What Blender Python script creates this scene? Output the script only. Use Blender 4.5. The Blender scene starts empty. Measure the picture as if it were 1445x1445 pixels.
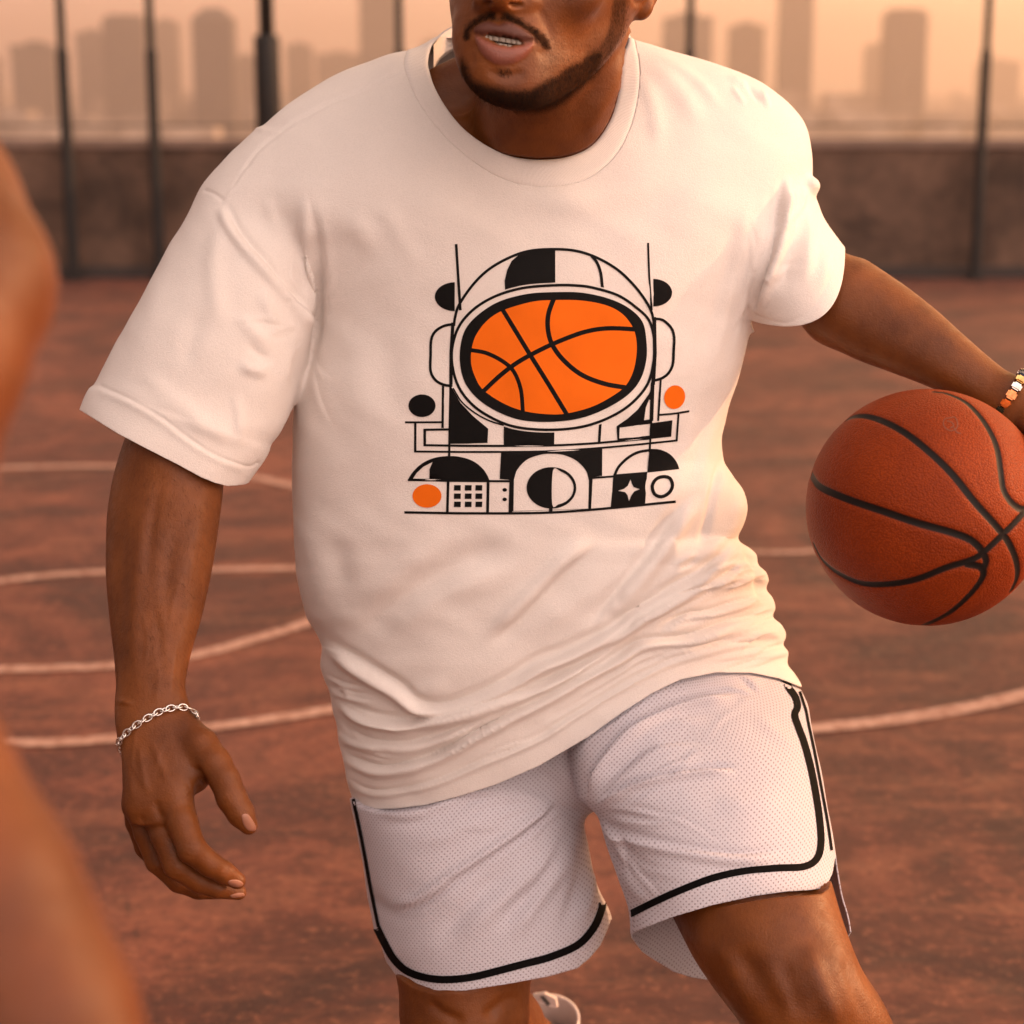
import bpy, math, random, time
import numpy as np
import openvdb
from mathutils import Vector, Matrix, geometry
from mathutils.bvhtree import BVHTree
T0 = time.time()
random.seed(7); rng = np.random.default_rng(7)
F = 2600.0; CX = CY = 722.5
TILT = math.radians(12.4); CAMZ = 1.45
cT, sT = math.cos(TILT), math.sin(TILT)
scene = bpy.context.scene
COL = scene.collection

# ---------------------------------------------------------------- space helpers
# "view frame": X right, Y down, Z forward, metres, origin at the camera. World: Z up, camera looks along +Y.
def cam(x, y, d):
    return np.array([(x-CX)/F*d, (y-CY)/F*d, d])
def to_world(V):
    V = np.asarray(V, float)
    X, Y, Z = V[..., 0], V[..., 1], V[..., 2]
    return np.stack([X, Z*cT - Y*sT, CAMZ - Z*sT - Y*cT], -1)
def from_world(W):
    W = np.asarray(W, float)
    x, y, z = W[..., 0], W[..., 1], W[..., 2]-CAMZ
    return np.stack([x, -y*sT - z*cT, y*cT - z*sT], -1)
def W(x, y, d):
    return to_world(cam(x, y, d))
def px(V):
    return CX+F*V[..., 0]/V[..., 2], CY+F*V[..., 1]/V[..., 2]

def pchip(xk, yk, x):
    xk = np.asarray(xk, float); yk = np.asarray(yk, float)
    h = np.diff(xk); dl = np.diff(yk)/h
    d = np.zeros(len(xk))
    if len(xk) > 2:
        w1 = 2*h[1:]+h[:-1]; w2 = h[1:]+2*h[:-1]
        with np.errstate(divide='ignore', invalid='ignore'):
            m = (w1+w2)/(w1/dl[:-1]+w2/dl[1:])
        d[1:-1] = np.where(dl[:-1]*dl[1:] > 0, m, 0)
    d[0] = dl[0]; d[-1] = dl[-1]
    x = np.clip(x, xk[0], xk[-1])
    i = np.clip(np.searchsorted(xk, x, side='right')-1, 0, len(h)-1)
    t = (x-xk[i])/h[i]; hh = h[i]
    t2 = t*t; t3 = t2*t
    return (2*t3-3*t2+1)*yk[i]+(t3-2*t2+t)*hh*d[i]+(-2*t3+3*t2)*yk[i+1]+(t3-t2)*hh*d[i+1]

def catmull(pts, step=3.0, closed=False):
    P = np.asarray(pts, float)
    if len(P) == 2 and not closed:
        return P
    if closed:
        Q = np.vstack([P[-1], P, P[0], P[1]]); n = len(P)
    else:
        Q = np.vstack([2*P[0]-P[1], P, 2*P[-1]-P[-2]]); n = len(P)-1
    out = []
    for i in range(n):
        a, b, c, d = Q[i:i+4]
        m = max(2, int(np.linalg.norm((c-b)[:2])/step)+1)
        for t in np.arange(m)/m:
            out.append(.5*((2*b)+(c-a)*t+(2*a-5*b+4*c-d)*t*t+(-a+3*b-3*c+d)*t**3))
    if not closed:
        out.append(P[-1])
    return np.array(out)

def polydist(qx, qy, pts):
    """distance to an open polyline, position 0..1 along it, signed side"""
    P = np.asarray(pts, float)[:, :2]
    seg = np.diff(P, axis=0); L = np.linalg.norm(seg, axis=1)+1e-9
    cum = np.concatenate([[0], np.cumsum(L)])
    best = np.full(qx.shape, 1e9); tt = np.zeros(qx.shape); sg = np.ones(qx.shape)
    for i in range(len(seg)):
        dx = qx-P[i, 0]; dy = qy-P[i, 1]
        u = np.clip((dx*seg[i, 0]+dy*seg[i, 1])/(L[i]**2), 0, 1)
        ex = dx-u*seg[i, 0]; ey = dy-u*seg[i, 1]
        d = np.sqrt(ex*ex+ey*ey)
        m = d < best
        best = np.where(m, d, best); tt = np.where(m, (cum[i]+u*L[i])/cum[-1], tt)
        sg = np.where(m, np.sign(seg[i, 0]*dy-seg[i, 1]*dx), sg)
    return best, tt, sg
def polysd(qx, qy, poly):
    """signed distance to closed polygon, + inside (far points are only told to be outside)"""
    P = np.asarray(poly, float)[:, :2]
    if qx.size > 3000:
        m = (qx > P[:, 0].min()-45) & (qx < P[:, 0].max()+45) & (qy > P[:, 1].min()-45) & (qy < P[:, 1].max()+45)
        r = np.full(qx.shape, -45.); r[m] = polysd_(qx[m], qy[m], P); return r
    return polysd_(qx, qy, P)
def polysd_(qx, qy, poly):
    P = np.asarray(poly, float)[:, :2]; n = len(P)
    best = np.full(qx.shape, 1e18); ins = np.zeros(qx.shape, bool)
    for i in range(n):
        a = P[i]; b = P[(i+1) % n]; e = b-a
        dx = qx-a[0]; dy = qy-a[1]
        u = np.clip((dx*e[0]+dy*e[1])/(e@e+1e-12), 0, 1)
        d = (dx-u*e[0])**2+(dy-u*e[1])**2
        best = np.minimum(best, d)
        c = ((a[1] > qy) != (b[1] > qy))
        with np.errstate(divide='ignore', invalid='ignore'):
            xi = a[0]+(qy-a[1])*e[0]/(e[1] if abs(e[1]) > 1e-12 else 1e-12)
        ins ^= c & (qx < xi)
    return np.sqrt(best)*np.where(ins, 1, -1)
def sstep(a, b, x):
    t = np.clip((x-a)/(b-a), 0, 1); return t*t*(3-2*t)

# ---------------------------------------------------------------- distance fields
def smin(a, b, k):
    if k <= 0: return np.minimum(a, b)
    h = np.clip(.5+.5*(b-a)/k, 0, 1)
    return b*(1-h)+a*h-k*h*(1-h)
def cone(p1, r1, p2, r2, k=.008):
    """tapered limb between two points (x px, y px, depth m), radii in px"""
    a = cam(*p1); b = cam(*p2); ra = r1*p1[2]/F; rb = r2*p2[2]/F
    ab = b-a; l2 = ab@ab+1e-12
    def f(X, Y, Z):
        dx = X-a[0]; dy = Y-a[1]; dz = Z-a[2]
        t = np.clip((dx*ab[0]+dy*ab[1]+dz*ab[2])/l2, 0, 1)
        return np.sqrt((dx-t*ab[0])**2+(dy-t*ab[1])**2+(dz-t*ab[2])**2)-(ra+(rb-ra)*t)
    return f, k
def chain(pts, k=.008):
    """pts: (x,y,d,r)"""
    return [cone(pts[i][:3], pts[i][3], pts[i+1][:3], pts[i+1][3], k) for i in range(len(pts)-1)]
def ell(p, r, k=.01, rot=None):
    """ellipsoid, radii in metres, rot 3x3 rows = local axes"""
    c = cam(*p); r = np.array(r, float)
    R = np.eye(3) if rot is None else np.asarray(rot)
    def f(X, Y, Z):
        dx = X-c[0]; dy = Y-c[1]; dz = Z-c[2]
        u = (R[0, 0]*dx+R[0, 1]*dy+R[0, 2]*dz); v = (R[1, 0]*dx+R[1, 1]*dy+R[1, 2]*dz); w = (R[2, 0]*dx+R[2, 1]*dy+R[2, 2]*dz)
        k0 = np.sqrt((u/r[0])**2+(v/r[1])**2+(w/r[2])**2)
        k1 = np.sqrt((u/r[0]**2)**2+(v/r[1]**2)**2+(w/r[2]**2)**2)+1e-9
        return k0*(k0-1)/k1
    return f, k
def prof(o, a, keys, k=.01, n=2.4, sl=0., cap=True):
    """cross-sections along an axis: keys rows t, sL, sR (px), depth, front, back (m)[, skew m]"""
    a = np.array(a, float); a /= np.linalg.norm(a); b = np.array([-a[1], a[0]])
    if abs(a[1]) > .3: b = np.array([a[1], -a[0]]) * (1 if a[1] > 0 else -1)
    K = np.array([list(q)+[0]*(7-len(q)) for q in keys], float)
    d0 = K[:, 3].mean()
    def f(X, Y, Z):
        Zs = np.maximum(Z, .2)
        x = CX+F*X/Zs-o[0]; y = CY+F*Y/Zs-o[1]
        if sl: y = y+sl*(Z-d0)*F/Zs
        t = x*a[0]+y*a[1]; s = x*b[0]+y*b[1]
        sL = pchip(K[:, 0], K[:, 1], t); sR = pchip(K[:, 0], K[:, 2], t)
        dc = pchip(K[:, 0], K[:, 3], t); tf = pchip(K[:, 0], K[:, 4], t); tb = pchip(K[:, 0], K[:, 5], t)
        sk = pchip(K[:, 0], K[:, 6], t)
        c = (sL+sR)/2; h = np.maximum((sR-sL)/2, .5)
        u = (s-c)/h
        w = Z-dc-sk*np.clip(u, -1.2, 1.2)
        v = w/np.where(w < 0, tf, tb)
        r = (np.abs(u)**n+np.abs(v)**n)**(1/n)
        g = (r-1)*np.minimum(h*Zs/F, np.minimum(tf, tb))
        if cap:
            m = Zs/F
            g = np.maximum(g, np.maximum((K[0, 0]-t)*m, (t-K[-1, 0])*m))
        return g
    return f, k

def surface(prims, lo, hi, vs, name=''):
    """polygonise the smooth union; returns verts (view frame) and quads"""
    lo = np.array(lo, float); hi = np.array(hi, float)
    B = 16; bs = B*vs
    nb = np.ceil((hi-lo)/bs).astype(int)
    g = np.stack(np.meshgrid(*[np.arange(n) for n in nb], indexing='ij'), -1).reshape(-1, 3)
    C = lo+(g+.5)*bs
    vals = [f(C[:, 0], C[:, 1], C[:, 2]) for f, k in prims]
    tot = None
    for v, (f, k) in zip(vals, prims):
        tot = v if tot is None else smin(tot, v, k)
    hd = bs*.87
    near = np.abs(tot) < hd*1.7
    inside = (tot <= -hd*1.7)
    V = np.array(vals)
    grid = openvdb.FloatGrid(1.0)
    off = (np.arange(B))*vs
    ox, oy, oz = np.meshgrid(off, off, off, indexing='ij')
    for bi in np.nonzero(inside)[0]:
        i0 = g[bi]*B
        grid.fill(tuple(int(q) for q in i0), tuple(int(q) for q in i0+B-1), -1.0, False)
    for bi in np.nonzero(near)[0]:
        i0 = g[bi]*B; p0 = lo+i0*vs
        X = ox+p0[0]; Y = oy+p0[1]; Z = oz+p0[2]
        t = None
        for j, (f, k) in enumerate(prims):
            if V[j, bi] > hd*1.7+k*1.2+.02 and V[j, bi] > vals_min(V, bi)+hd*2.2+k: continue
            v = f(X, Y, Z)
            t = v if t is None else smin(t, v, k)
        grid.copyFromArray(t.astype(np.float32), ijk=tuple(int(q) for q in i0))
    r = grid.convertToQuads(isovalue=0.0)
    P, Q = r[0], r[1]
    P = np.array(P, float)*vs+lo
    Q = np.array(Q, int)
    fn = np.cross(P[Q[:, 2]]-P[Q[:, 0]], P[Q[:, 3]]-P[Q[:, 1]])
    cc = P[Q].mean(1)-P.mean(0)
    if (fn*cc).sum() < 0: Q = Q[:, ::-1]
    print('surface', name, len(near[near]), 'blocks', len(P), 'verts', round(time.time()-T0, 1), flush=True)
    return P, Q
def vals_min(V, bi): return V[:, bi].min()

def tri(Q):
    return np.vstack([Q[:, [0, 1, 2]], Q[:, [0, 2, 3]]]) if Q.shape[1] == 4 else Q
def vnormals(P, Q):
    if Q.shape[1] == 4: fn = np.cross(P[Q[:, 2]]-P[Q[:, 0]], P[Q[:, 3]]-P[Q[:, 1]])
    else: fn = np.cross(P[Q[:, 1]]-P[Q[:, 0]], P[Q[:, 2]]-P[Q[:, 0]])
    N = np.zeros_like(P)
    for j in range(Q.shape[1]):
        for a in range(3): N[:, a] += np.bincount(Q[:, j], fn[:, a], len(P))
    return N/(np.linalg.norm(N, axis=1, keepdims=True)+1e-12)
def smooth(P, Q, it=2, lam=.5, w=None):
    n = Q.shape[1]
    E = np.vstack([Q[:, [j, (j+1) % n]] for j in range(n)])
    E = np.vstack([E, E[:, ::-1]])
    cnt = np.bincount(E[:, 0], minlength=len(P))+1e-9
    for _ in range(it):
        A = np.stack([np.bincount(E[:, 0], P[E[:, 1], a], len(P)) for a in range(3)], -1)/cnt[:, None]
        d = (A-P)*lam
        if w is not None: d = d*w[:, None]
        P = P+d
    return P
def compact(P, T, *attrs):
    used = np.zeros(len(P), bool); used[T.ravel()] = True
    idx = np.cumsum(used)-1
    return (P[used], idx[T])+tuple(a[used] for a in attrs)
def clip(P, T, fld, *attrs):
    """cut a triangle mesh at fld=0 and keep fld>0"""
    T = tri(T); ins = fld > 0
    c = ins[T].sum(1)
    keep = T[c == 3]
    newP = [P]; newA = [[a] for a in attrs]; n0 = len(P); out = [keep]
    def cut(i, j):
        nonlocal n0
        lo = np.minimum(i, j); hi = np.maximum(i, j)
        key = lo*len(P)+hi
        u, inv = np.unique(key, return_inverse=True)
        a = u//len(P); b = u % len(P)
        t = fld[a]/(fld[a]-fld[b]+1e-15)
        t = np.clip(t, 0.001, .999)
        newP.append(P[a]+(P[b]-P[a])*t[:, None])
        for q, A in zip(newA, attrs):
            tt = t if A.ndim == 1 else t[:, None]
            q.append(A[a]+(A[b]-A[a])*tt)
        r = n0+inv; n0 += len(u)
        return r
    e1 = []; 
    m1 = T[c == 1]; m2 = T[c == 2]
    def rot(M, sel):
        k = np.argmax(sel, axis=1); r = np.arange(len(M))
        return M[r, k], M[r, (k+1) % 3], M[r, (k+2) % 3]
    allI, allJ = [], []
    if len(m1): a1, b1, c1 = rot(m1, ins[m1]); allI += [a1, a1]; allJ += [b1, c1]
    if len(m2): a2, b2, c2 = rot(m2, ~ins[m2]); allI += [a2, a2]; allJ += [b2, c2]
    if allI:
        r = cut(np.concatenate(allI), np.concatenate(allJ)); k = 0
        if len(m1):
            n = len(m1); p = r[:n]; q = r[n:2*n]; k = 2*n
            out.append(np.stack([a1, p, q], -1))
        if len(m2):
            n = len(m2); p = r[k:k+n]; q = r[k+n:k+2*n]
            out.append(np.stack([p, b2, c2], -1)); out.append(np.stack([p, c2, q], -1))
    PP = np.vstack(newP); TT = np.vstack(out)
    return compact(PP, TT, *[np.concatenate(q) for q in newA])

def strokes(P, N, S, weight=None, gain=1.0):
    """real relief: every stroke moves the cloth or skin along its normal. S: (pts, width px, height mm, kind, taper)"""
    x, y = px(P)
    vd = P/np.linalg.norm(P, axis=1, keepdims=True)
    face = sstep(-.02, .2, -(N*vd).sum(1))
    if weight is not None: face = face*weight
    D = np.zeros(len(P))
    for s in S:
        pts, w, amp = s[0], s[1], s[2]/1000.*gain
        kind = s[3] if len(s) > 3 else 'r'
        tp = s[4] if len(s) > 4 else .25
        C = catmull(pts, 5)
        m = (x > C[:, 0].min()-4*w) & (x < C[:, 0].max()+4*w) & (y > C[:, 1].min()-4*w) & (y < C[:, 1].max()+4*w)
        i = np.nonzero(m)[0]
        if not len(i): continue
        d, t, sg = polydist(x[i], y[i], C)
        env = np.clip(np.minimum(t, 1-t)/max(tp, 1e-3), 0, 1); env = env*env*(3-2*env)
        q = d/w
        if kind == 'r': v = np.exp(-q*q)
        else:
            sd = (sg if kind == 's' else -sg)*q      # one-sided fold: a crest on one side, a soft undercut on the other
            v = 1.05*np.exp(-((sd-.95)/.8)**2)-.55*np.exp(-((sd+.35)/.55)**2)-.42*np.exp(-((sd+.02)/.26)**2)
        D[i] += amp*env*v
    return P+N*(D*face)[:, None]
def blob(P, N, poly, h, edge, weight=None):
    x, y = px(P)
    vd = P/np.linalg.norm(P, axis=1, keepdims=True)
    face = sstep(0, .25, -(N*vd).sum(1))
    if weight is not None: face = face*weight
    C = np.array(poly, float)
    m = (x > C[:, 0].min()-3) & (x < C[:, 0].max()+3) & (y > C[:, 1].min()-3) & (y < C[:, 1].max()+3)
    i = np.nonzero(m)[0]
    D = np.zeros(len(P))
    if len(i):
        sd = polysd(x[i], y[i], catmull(poly, 3, True))
        t = np.clip(sd/edge, 0, 1)
        D[i] = h/1000.*np.sqrt(1-(1-t)**2)
    return P+N*(D*face)[:, None]

# ---------------------------------------------------------------- objects
def mesh_obj(name, P, T, mat=None, parent=None, view=True, smooth_shade=True, attrs=None, uv=None, origin=None):
    Wd = to_world(P) if view else np.asarray(P, float)
    me = bpy.data.meshes.new(name)
    Wd = Wd.copy()
    org = np.zeros(3)
    if parent is not None: org = np.array(parent.matrix_world_loc) if hasattr(parent, 'matrix_world_loc') else np.array(ORG.get(parent.name, (0, 0, 0)))
    elif origin is not None: org = np.array(origin, float)
    Wd = Wd-org
    if isinstance(T, np.ndarray):
        nv = T.shape[1]; nf = len(T)
        me.vertices.add(len(Wd)); me.vertices.foreach_set('co', Wd.astype(np.float32).ravel())
        me.loops.add(nf*nv); me.loops.foreach_set('vertex_index', T.astype(np.int32).ravel())
        me.polygons.add(nf); me.polygons.foreach_set('loop_start', (np.arange(nf)*nv).astype(np.int32))
        me.update(calc_edges=True); me.validate()
    else:
        me.from_pydata([tuple(v) for v in Wd], [], [list(f) for f in T]); me.update()
    if smooth_shade: me.polygons.foreach_set('use_smooth', [True]*len(me.polygons))
    if attrs:
        for k, v in attrs.items():
            at = me.attributes.new(k, 'FLOAT', 'POINT'); at.data.foreach_set('value', np.asarray(v, np.float32))
    if uv is not None:
        l = me.uv_layers.new(name='UVMap')
        li = np.zeros(len(me.loops), np.int32); me.loops.foreach_get('vertex_index', li)
        l.data.foreach_set('uv', uv[li].astype(np.float32).ravel())
    o = bpy.data.objects.new(name, me); COL.objects.link(o)
    if mat: me.materials.append(mat)
    if parent is not None: o.parent = parent
    else: o.location = org
    ORG[o.name] = org.copy()
    return o
ORG = {}
def empty(name, loc, label, cat, group=None):
    o = bpy.data.objects.new(name, None); COL.objects.link(o)
    o.location = loc; ORG[o.name] = np.array(loc, float); o.empty_display_size = .1
    tag(o, label, cat, group); return o
def tag(o, label=None, cat=None, group=None, kind=None):
    if label: o['label'] = label
    if cat: o['category'] = cat
    if group: o['group'] = group
    if kind: o['kind'] = kind
    return o
def box(x0, x1, y0, y1, z0, z1):
    V = [(x, y, z) for z in (z0, z1) for y in (y0, y1) for x in (x0, x1)]
    Fc = [(0, 2, 3, 1), (4, 5, 7, 6), (0, 1, 5, 4), (2, 6, 7, 3), (0, 4, 6, 2), (1, 3, 7, 5)]
    return V, Fc
class MB:
    def __init__(s): s.v = []; s.f = []
    def add(s, V, Fc):
        n = len(s.v); s.v += [tuple(q) for q in V]; s.f += [tuple(i+n for i in f) for f in Fc]
    def box(s, *a): s.add(*box(*a))
    def tube(s, pts, rad, seg=12, caps=True, flat=None):
        P = [Vector(p) for p in pts]; n = len(P)
        rad = [rad]*n if not hasattr(rad, '__len__') else rad
        V = []; up = None
        for i, p in enumerate(P):
            t = (P[min(i+1, n-1)]-P[max(i-1, 0)]).normalized()
            if up is None: up = Vector((0, 0, 1)) if abs(t.z) < .9 else Vector((1, 0, 0))
            u = (up-t*up.dot(t)).normalized(); w = t.cross(u); up = u
            for k in range(seg):
                a = 2*math.pi*k/seg
                V.append(p+(u*math.cos(a)+w*math.sin(a)*(flat or 1))*rad[i])
        Fc = [(i*seg+k, i*seg+(k+1) % seg, (i+1)*seg+(k+1) % seg, (i+1)*seg+k) for i in range(n-1) for k in range(seg)]
        if caps: Fc += [tuple(range(seg))[::-1], tuple((n-1)*seg+k for k in range(seg))]
        s.add(V, Fc)
    def build(s, name, mat, parent=None, smooth_shade=False, origin=None):
        return mesh_obj(name, np.array(s.v, float), s.f, mat, parent, view=False, smooth_shade=smooth_shade, origin=origin)

# ---------------------------------------------------------------- materials
class NT:
    def __init__(s, name):
        s.m = bpy.data.materials.new(name); s.m.use_nodes = True
        s.t = s.m.node_tree; s.n = s.t.nodes; s.n.clear()
        s.out = s.n.new('ShaderNodeOutputMaterial'); s.b = s.n.new('ShaderNodeBsdfPrincipled')
        s.t.links.new(s.b.outputs[0], s.out.inputs[0])
    def new(s, ty, **k):
        q = s.n.new(ty)
        for a, v in k.items():
            if a.startswith('i_'): q.inputs[a[2:].replace('_', ' ')].default_value = v
            else: setattr(q, a, v)
        return q
    def link(s, a, b): s.t.links.new(a, b)
    def set(s, **k):
        for a, v in k.items(): s.b.inputs[a.replace('_', ' ')].default_value = v
    def noise(s, scale, detail=4, rough=.55, vec=None, dist=0):
        q = s.new('ShaderNodeTexNoise', i_Scale=scale, i_Detail=detail, i_Roughness=rough, i_Distortion=dist)
        if vec is not None: s.link(vec, q.inputs['Vector'])
        return q.outputs['Fac']
    def ramp(s, fac, stops):
        q = s.new('ShaderNodeValToRGB'); s.link(fac, q.inputs[0])
        e = q.color_ramp.elements
        while len(e) < len(stops): e.new(.5)
        for i, (p, c) in enumerate(stops):
            e[i].position = p; e[i].color = (c[0], c[1], c[2], 1) if hasattr(c, '__len__') else (c, c, c, 1)
        return q.outputs[0]
    def mix(s, fac, a, b, mode='MIX'):
        q = s.new('ShaderNodeMix', data_type='RGBA', blend_type=mode)
        for sock, v in ((q.inputs[0], fac), (q.inputs[6], a), (q.inputs[7], b)):
            if isinstance(v, (int, float)): sock.default_value = v
            elif isinstance(v, tuple): sock.default_value = (*v[:3], 1)
            else: s.link(v, sock)
        return q.outputs[2]
    def math(s, op, a, b=None, c=None):
        q = s.new('ShaderNodeMath', operation=op)
        for sock, v in zip(q.inputs, (a, b, c)):
            if v is None: continue
            if isinstance(v, (int, float)): sock.default_value = v
            else: s.link(v, sock)
        return q.outputs[0]
    def color(s, c): s.link(c, s.b.inputs['Base Color'])
    def bump(s, h, strength=.3, dist=.001, normal=None):
        q = s.new('ShaderNodeBump', i_Strength=strength, i_Distance=dist); s.link(h, q.inputs['Height'])
        if normal is not None: s.link(normal, q.inputs['Normal'])
        s.link(q.outputs[0], s.b.inputs['Normal']); return q.outputs[0]
    def attr(s, name):
        return s.new('ShaderNodeAttribute', attribute_name=name).outputs['Fac']
    def obj(s): return s.new('ShaderNodeTexCoord').outputs['Object']
    def scaled(s, v):
        q = s.new('ShaderNodeMapping', vector_type='POINT'); s.link(s.obj(), q.inputs[0]); q.inputs['Scale'].default_value = v
        return q.outputs[0]
def simple(name, col, rough=.6, metal=0, var=.12, scale=30, bump=0):
    t = NT(name); o = t.obj(); n = t.noise(scale, 4, .6, o)
    t.color(t.ramp(n, [(.25, tuple(c*(1-var) for c in col)), (.75, tuple(min(1, c*(1+var)) for c in col))]))
    t.set(Roughness=rough, Metallic=metal)
    if bump: t.bump(n, bump, .002)
    return t.m
EXPO = 0.12; SUN_E = 4.0
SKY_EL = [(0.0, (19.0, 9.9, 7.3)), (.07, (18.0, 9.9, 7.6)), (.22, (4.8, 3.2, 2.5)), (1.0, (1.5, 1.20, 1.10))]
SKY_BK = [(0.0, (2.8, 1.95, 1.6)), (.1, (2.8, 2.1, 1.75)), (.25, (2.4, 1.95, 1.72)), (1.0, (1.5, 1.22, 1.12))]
FILL_DIR = (.50, -.66, .64); FILL_A = .35; SKY_F = .95; SKY_B = 11.0; GLOW = 15.0  # unseen bright sky patch, added behind the camera to fill the front
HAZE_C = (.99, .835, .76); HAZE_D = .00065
BODY_VS = .0021
SHIRT_VS = .0020
# ================================================================ camera, light, sky
cd = bpy.data.cameras.new('camera'); camo = bpy.data.objects.new('camera', cd); COL.objects.link(camo)
camo.location = (0, 0, CAMZ); camo.rotation_euler = (math.pi/2-TILT, 0, 0)
cd.sensor_width = 36; cd.lens = 36*F/1445; cd.clip_start = .05; cd.clip_end = 20000
cd.dof.use_dof = True; cd.dof.focus_distance = 1.90; cd.dof.aperture_fstop = 4.5
scene.camera = camo
scene.view_settings.view_transform = 'Standard'; scene.view_settings.look = 'None'
scene.cycles.volume_bounces = 1
scene.view_settings.exposure = EXPO; scene.view_settings.gamma = 1
SUN_AZ = math.radians(80); SUN_EL = math.radians(16)
sd = Vector((math.sin(SUN_AZ)*math.cos(SUN_EL), math.cos(SUN_AZ)*math.cos(SUN_EL), math.sin(SUN_EL)))
sl = bpy.data.lights.new('sun', 'SUN'); sl.energy = SUN_E; sl.angle = math.radians(.8); sl.color = (1.0, .55, .28)
so = bpy.data.objects.new('sun', sl); COL.objects.link(so); so.rotation_euler = (-sd).to_track_quat('-Z', 'Y').to_euler()
so.location = (6, 4, 5)
w = bpy.data.worlds.new('World'); scene.world = w; w.use_nodes = True
nt = w.node_tree; nt.nodes.clear(); L = nt.links.new
def wn(ty, **k):
    q = nt.nodes.new(ty)
    for a, v in k.items(): setattr(q, a, v)
    return q
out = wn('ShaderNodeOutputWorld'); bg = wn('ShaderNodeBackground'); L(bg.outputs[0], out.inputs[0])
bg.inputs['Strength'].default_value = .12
sky = wn('ShaderNodeTexSky', sky_type='NISHITA', sun_disc=False, sun_elevation=SUN_EL, sun_rotation=SUN_AZ, dust_density=4.0, air_density=1.2, ozone_density=.6)
tc = wn('ShaderNodeTexCoord'); sep = wn('ShaderNodeSeparateXYZ'); L(tc.outputs['Generated'], sep.inputs[0])
def wr(sock, stops):
    q = wn('ShaderNodeValToRGB'); L(sock, q.inputs[0]); e = q.color_ramp.elements
    while len(e) < len(stops): e.new(.5)
    for i, (p, c) in enumerate(stops): e[i].position = p; e[i].color = (*c, 1)
    return q.outputs[0]
def wmix(a, b, mode, f=1.0):
    q = wn('ShaderNodeMix', data_type='RGBA', blend_type=mode); 
    for s_, v in ((q.inputs[0], f), (q.inputs[6], a), (q.inputs[7], b)):
        if isinstance(v, float): s_.default_value = v
        elif isinstance(v, tuple): s_.default_value = (*v, 1)
        else: L(v, s_)
    return q.outputs[2]
# dusk sky, peach at horizon, paler above; bright patch added behind viewer as fill
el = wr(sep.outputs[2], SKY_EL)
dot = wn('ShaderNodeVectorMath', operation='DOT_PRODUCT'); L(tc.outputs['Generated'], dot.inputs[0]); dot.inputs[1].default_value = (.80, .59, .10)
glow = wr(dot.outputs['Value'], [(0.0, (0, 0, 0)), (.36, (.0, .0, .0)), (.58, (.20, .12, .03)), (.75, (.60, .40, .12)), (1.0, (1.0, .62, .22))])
bd = wn('ShaderNodeVectorMath', operation='DOT_PRODUCT'); L(tc.outputs['Generated'], bd.inputs[0]); bd.inputs[1].default_value = tuple(Vector(FILL_DIR).normalized())
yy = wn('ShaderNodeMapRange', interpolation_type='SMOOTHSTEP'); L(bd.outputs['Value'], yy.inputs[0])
yy.inputs[1].default_value = FILL_A; yy.inputs[2].default_value = 1.0; yy.inputs[3].default_value = SKY_F; yy.inputs[4].default_value = SKY_B
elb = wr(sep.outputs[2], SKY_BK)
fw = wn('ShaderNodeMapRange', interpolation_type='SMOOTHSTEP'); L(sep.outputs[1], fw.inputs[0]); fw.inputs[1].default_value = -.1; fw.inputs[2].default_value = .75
cm = wn('ShaderNodeMix', data_type='RGBA'); L(fw.outputs[0], cm.inputs[0]); L(elb, cm.inputs[6]); L(el, cm.inputs[7]); sky_col = cm.outputs[2]
vs_ = wn('ShaderNodeVectorMath', operation='SCALE'); L(sky_col, vs_.inputs[0]); L(yy.outputs[0], vs_.inputs['Scale'])
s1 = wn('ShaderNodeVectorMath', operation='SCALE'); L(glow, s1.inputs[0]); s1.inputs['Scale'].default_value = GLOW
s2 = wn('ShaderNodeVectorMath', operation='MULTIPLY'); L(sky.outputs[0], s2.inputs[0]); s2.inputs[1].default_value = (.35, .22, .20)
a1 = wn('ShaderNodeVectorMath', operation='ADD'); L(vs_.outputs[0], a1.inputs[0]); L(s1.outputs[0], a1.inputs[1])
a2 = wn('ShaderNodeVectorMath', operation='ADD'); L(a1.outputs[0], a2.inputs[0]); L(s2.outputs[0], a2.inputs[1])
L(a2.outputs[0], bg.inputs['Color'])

# ================================================================ court
def ground_at(x, y):
    """where the ray through a photo point meets the court"""
    d = to_world(cam(x, y, 1.0))-np.array([0, 0, CAMZ])
    return np.array([d[0], d[1]])*(CAMZ/-d[2])
t = NT('court_paint'); o = t.obj()
n1 = t.noise(1.3, 8, .68, o, 1.0); n2 = t.noise(9, 6, .7, o, .3); n3 = t.noise(420, 3, .6, o)
sv = t.scaled((.9, 3.2, 1)); n4 = t.noise(2.6, 5, .65, sv, .8)
c = t.ramp(n1, [(.40, (.048, .014, .010)), (.5, (.105, .027, .016)), (.61, (.215, .064, .036))])
c = t.mix(t.ramp(n2, [(.49, 0), (.63, .6)]), c, (.055, .018, .013))
c = t.mix(t.ramp(n4, [(.50, 0), (.64, .55)]), c, (.24, .086, .046))
c = t.mix(t.ramp(n3, [(.35, .45), (.6, 0)]), c, (.05, .018, .012))
vc = t.new('ShaderNodeTexVoronoi', feature='DISTANCE_TO_EDGE', i_Scale=1.1); wv = t.new('ShaderNodeVectorMath', operation='ADD'); t.link(o, wv.inputs[0]); nq = t.new('ShaderNodeTexNoise', i_Scale=3.0, i_Detail=5.); t.link(o, nq.inputs['Vector']); t.link(nq.outputs['Color'], wv.inputs[1]); t.link(wv.outputs[0], vc.inputs['Vector'])
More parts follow.
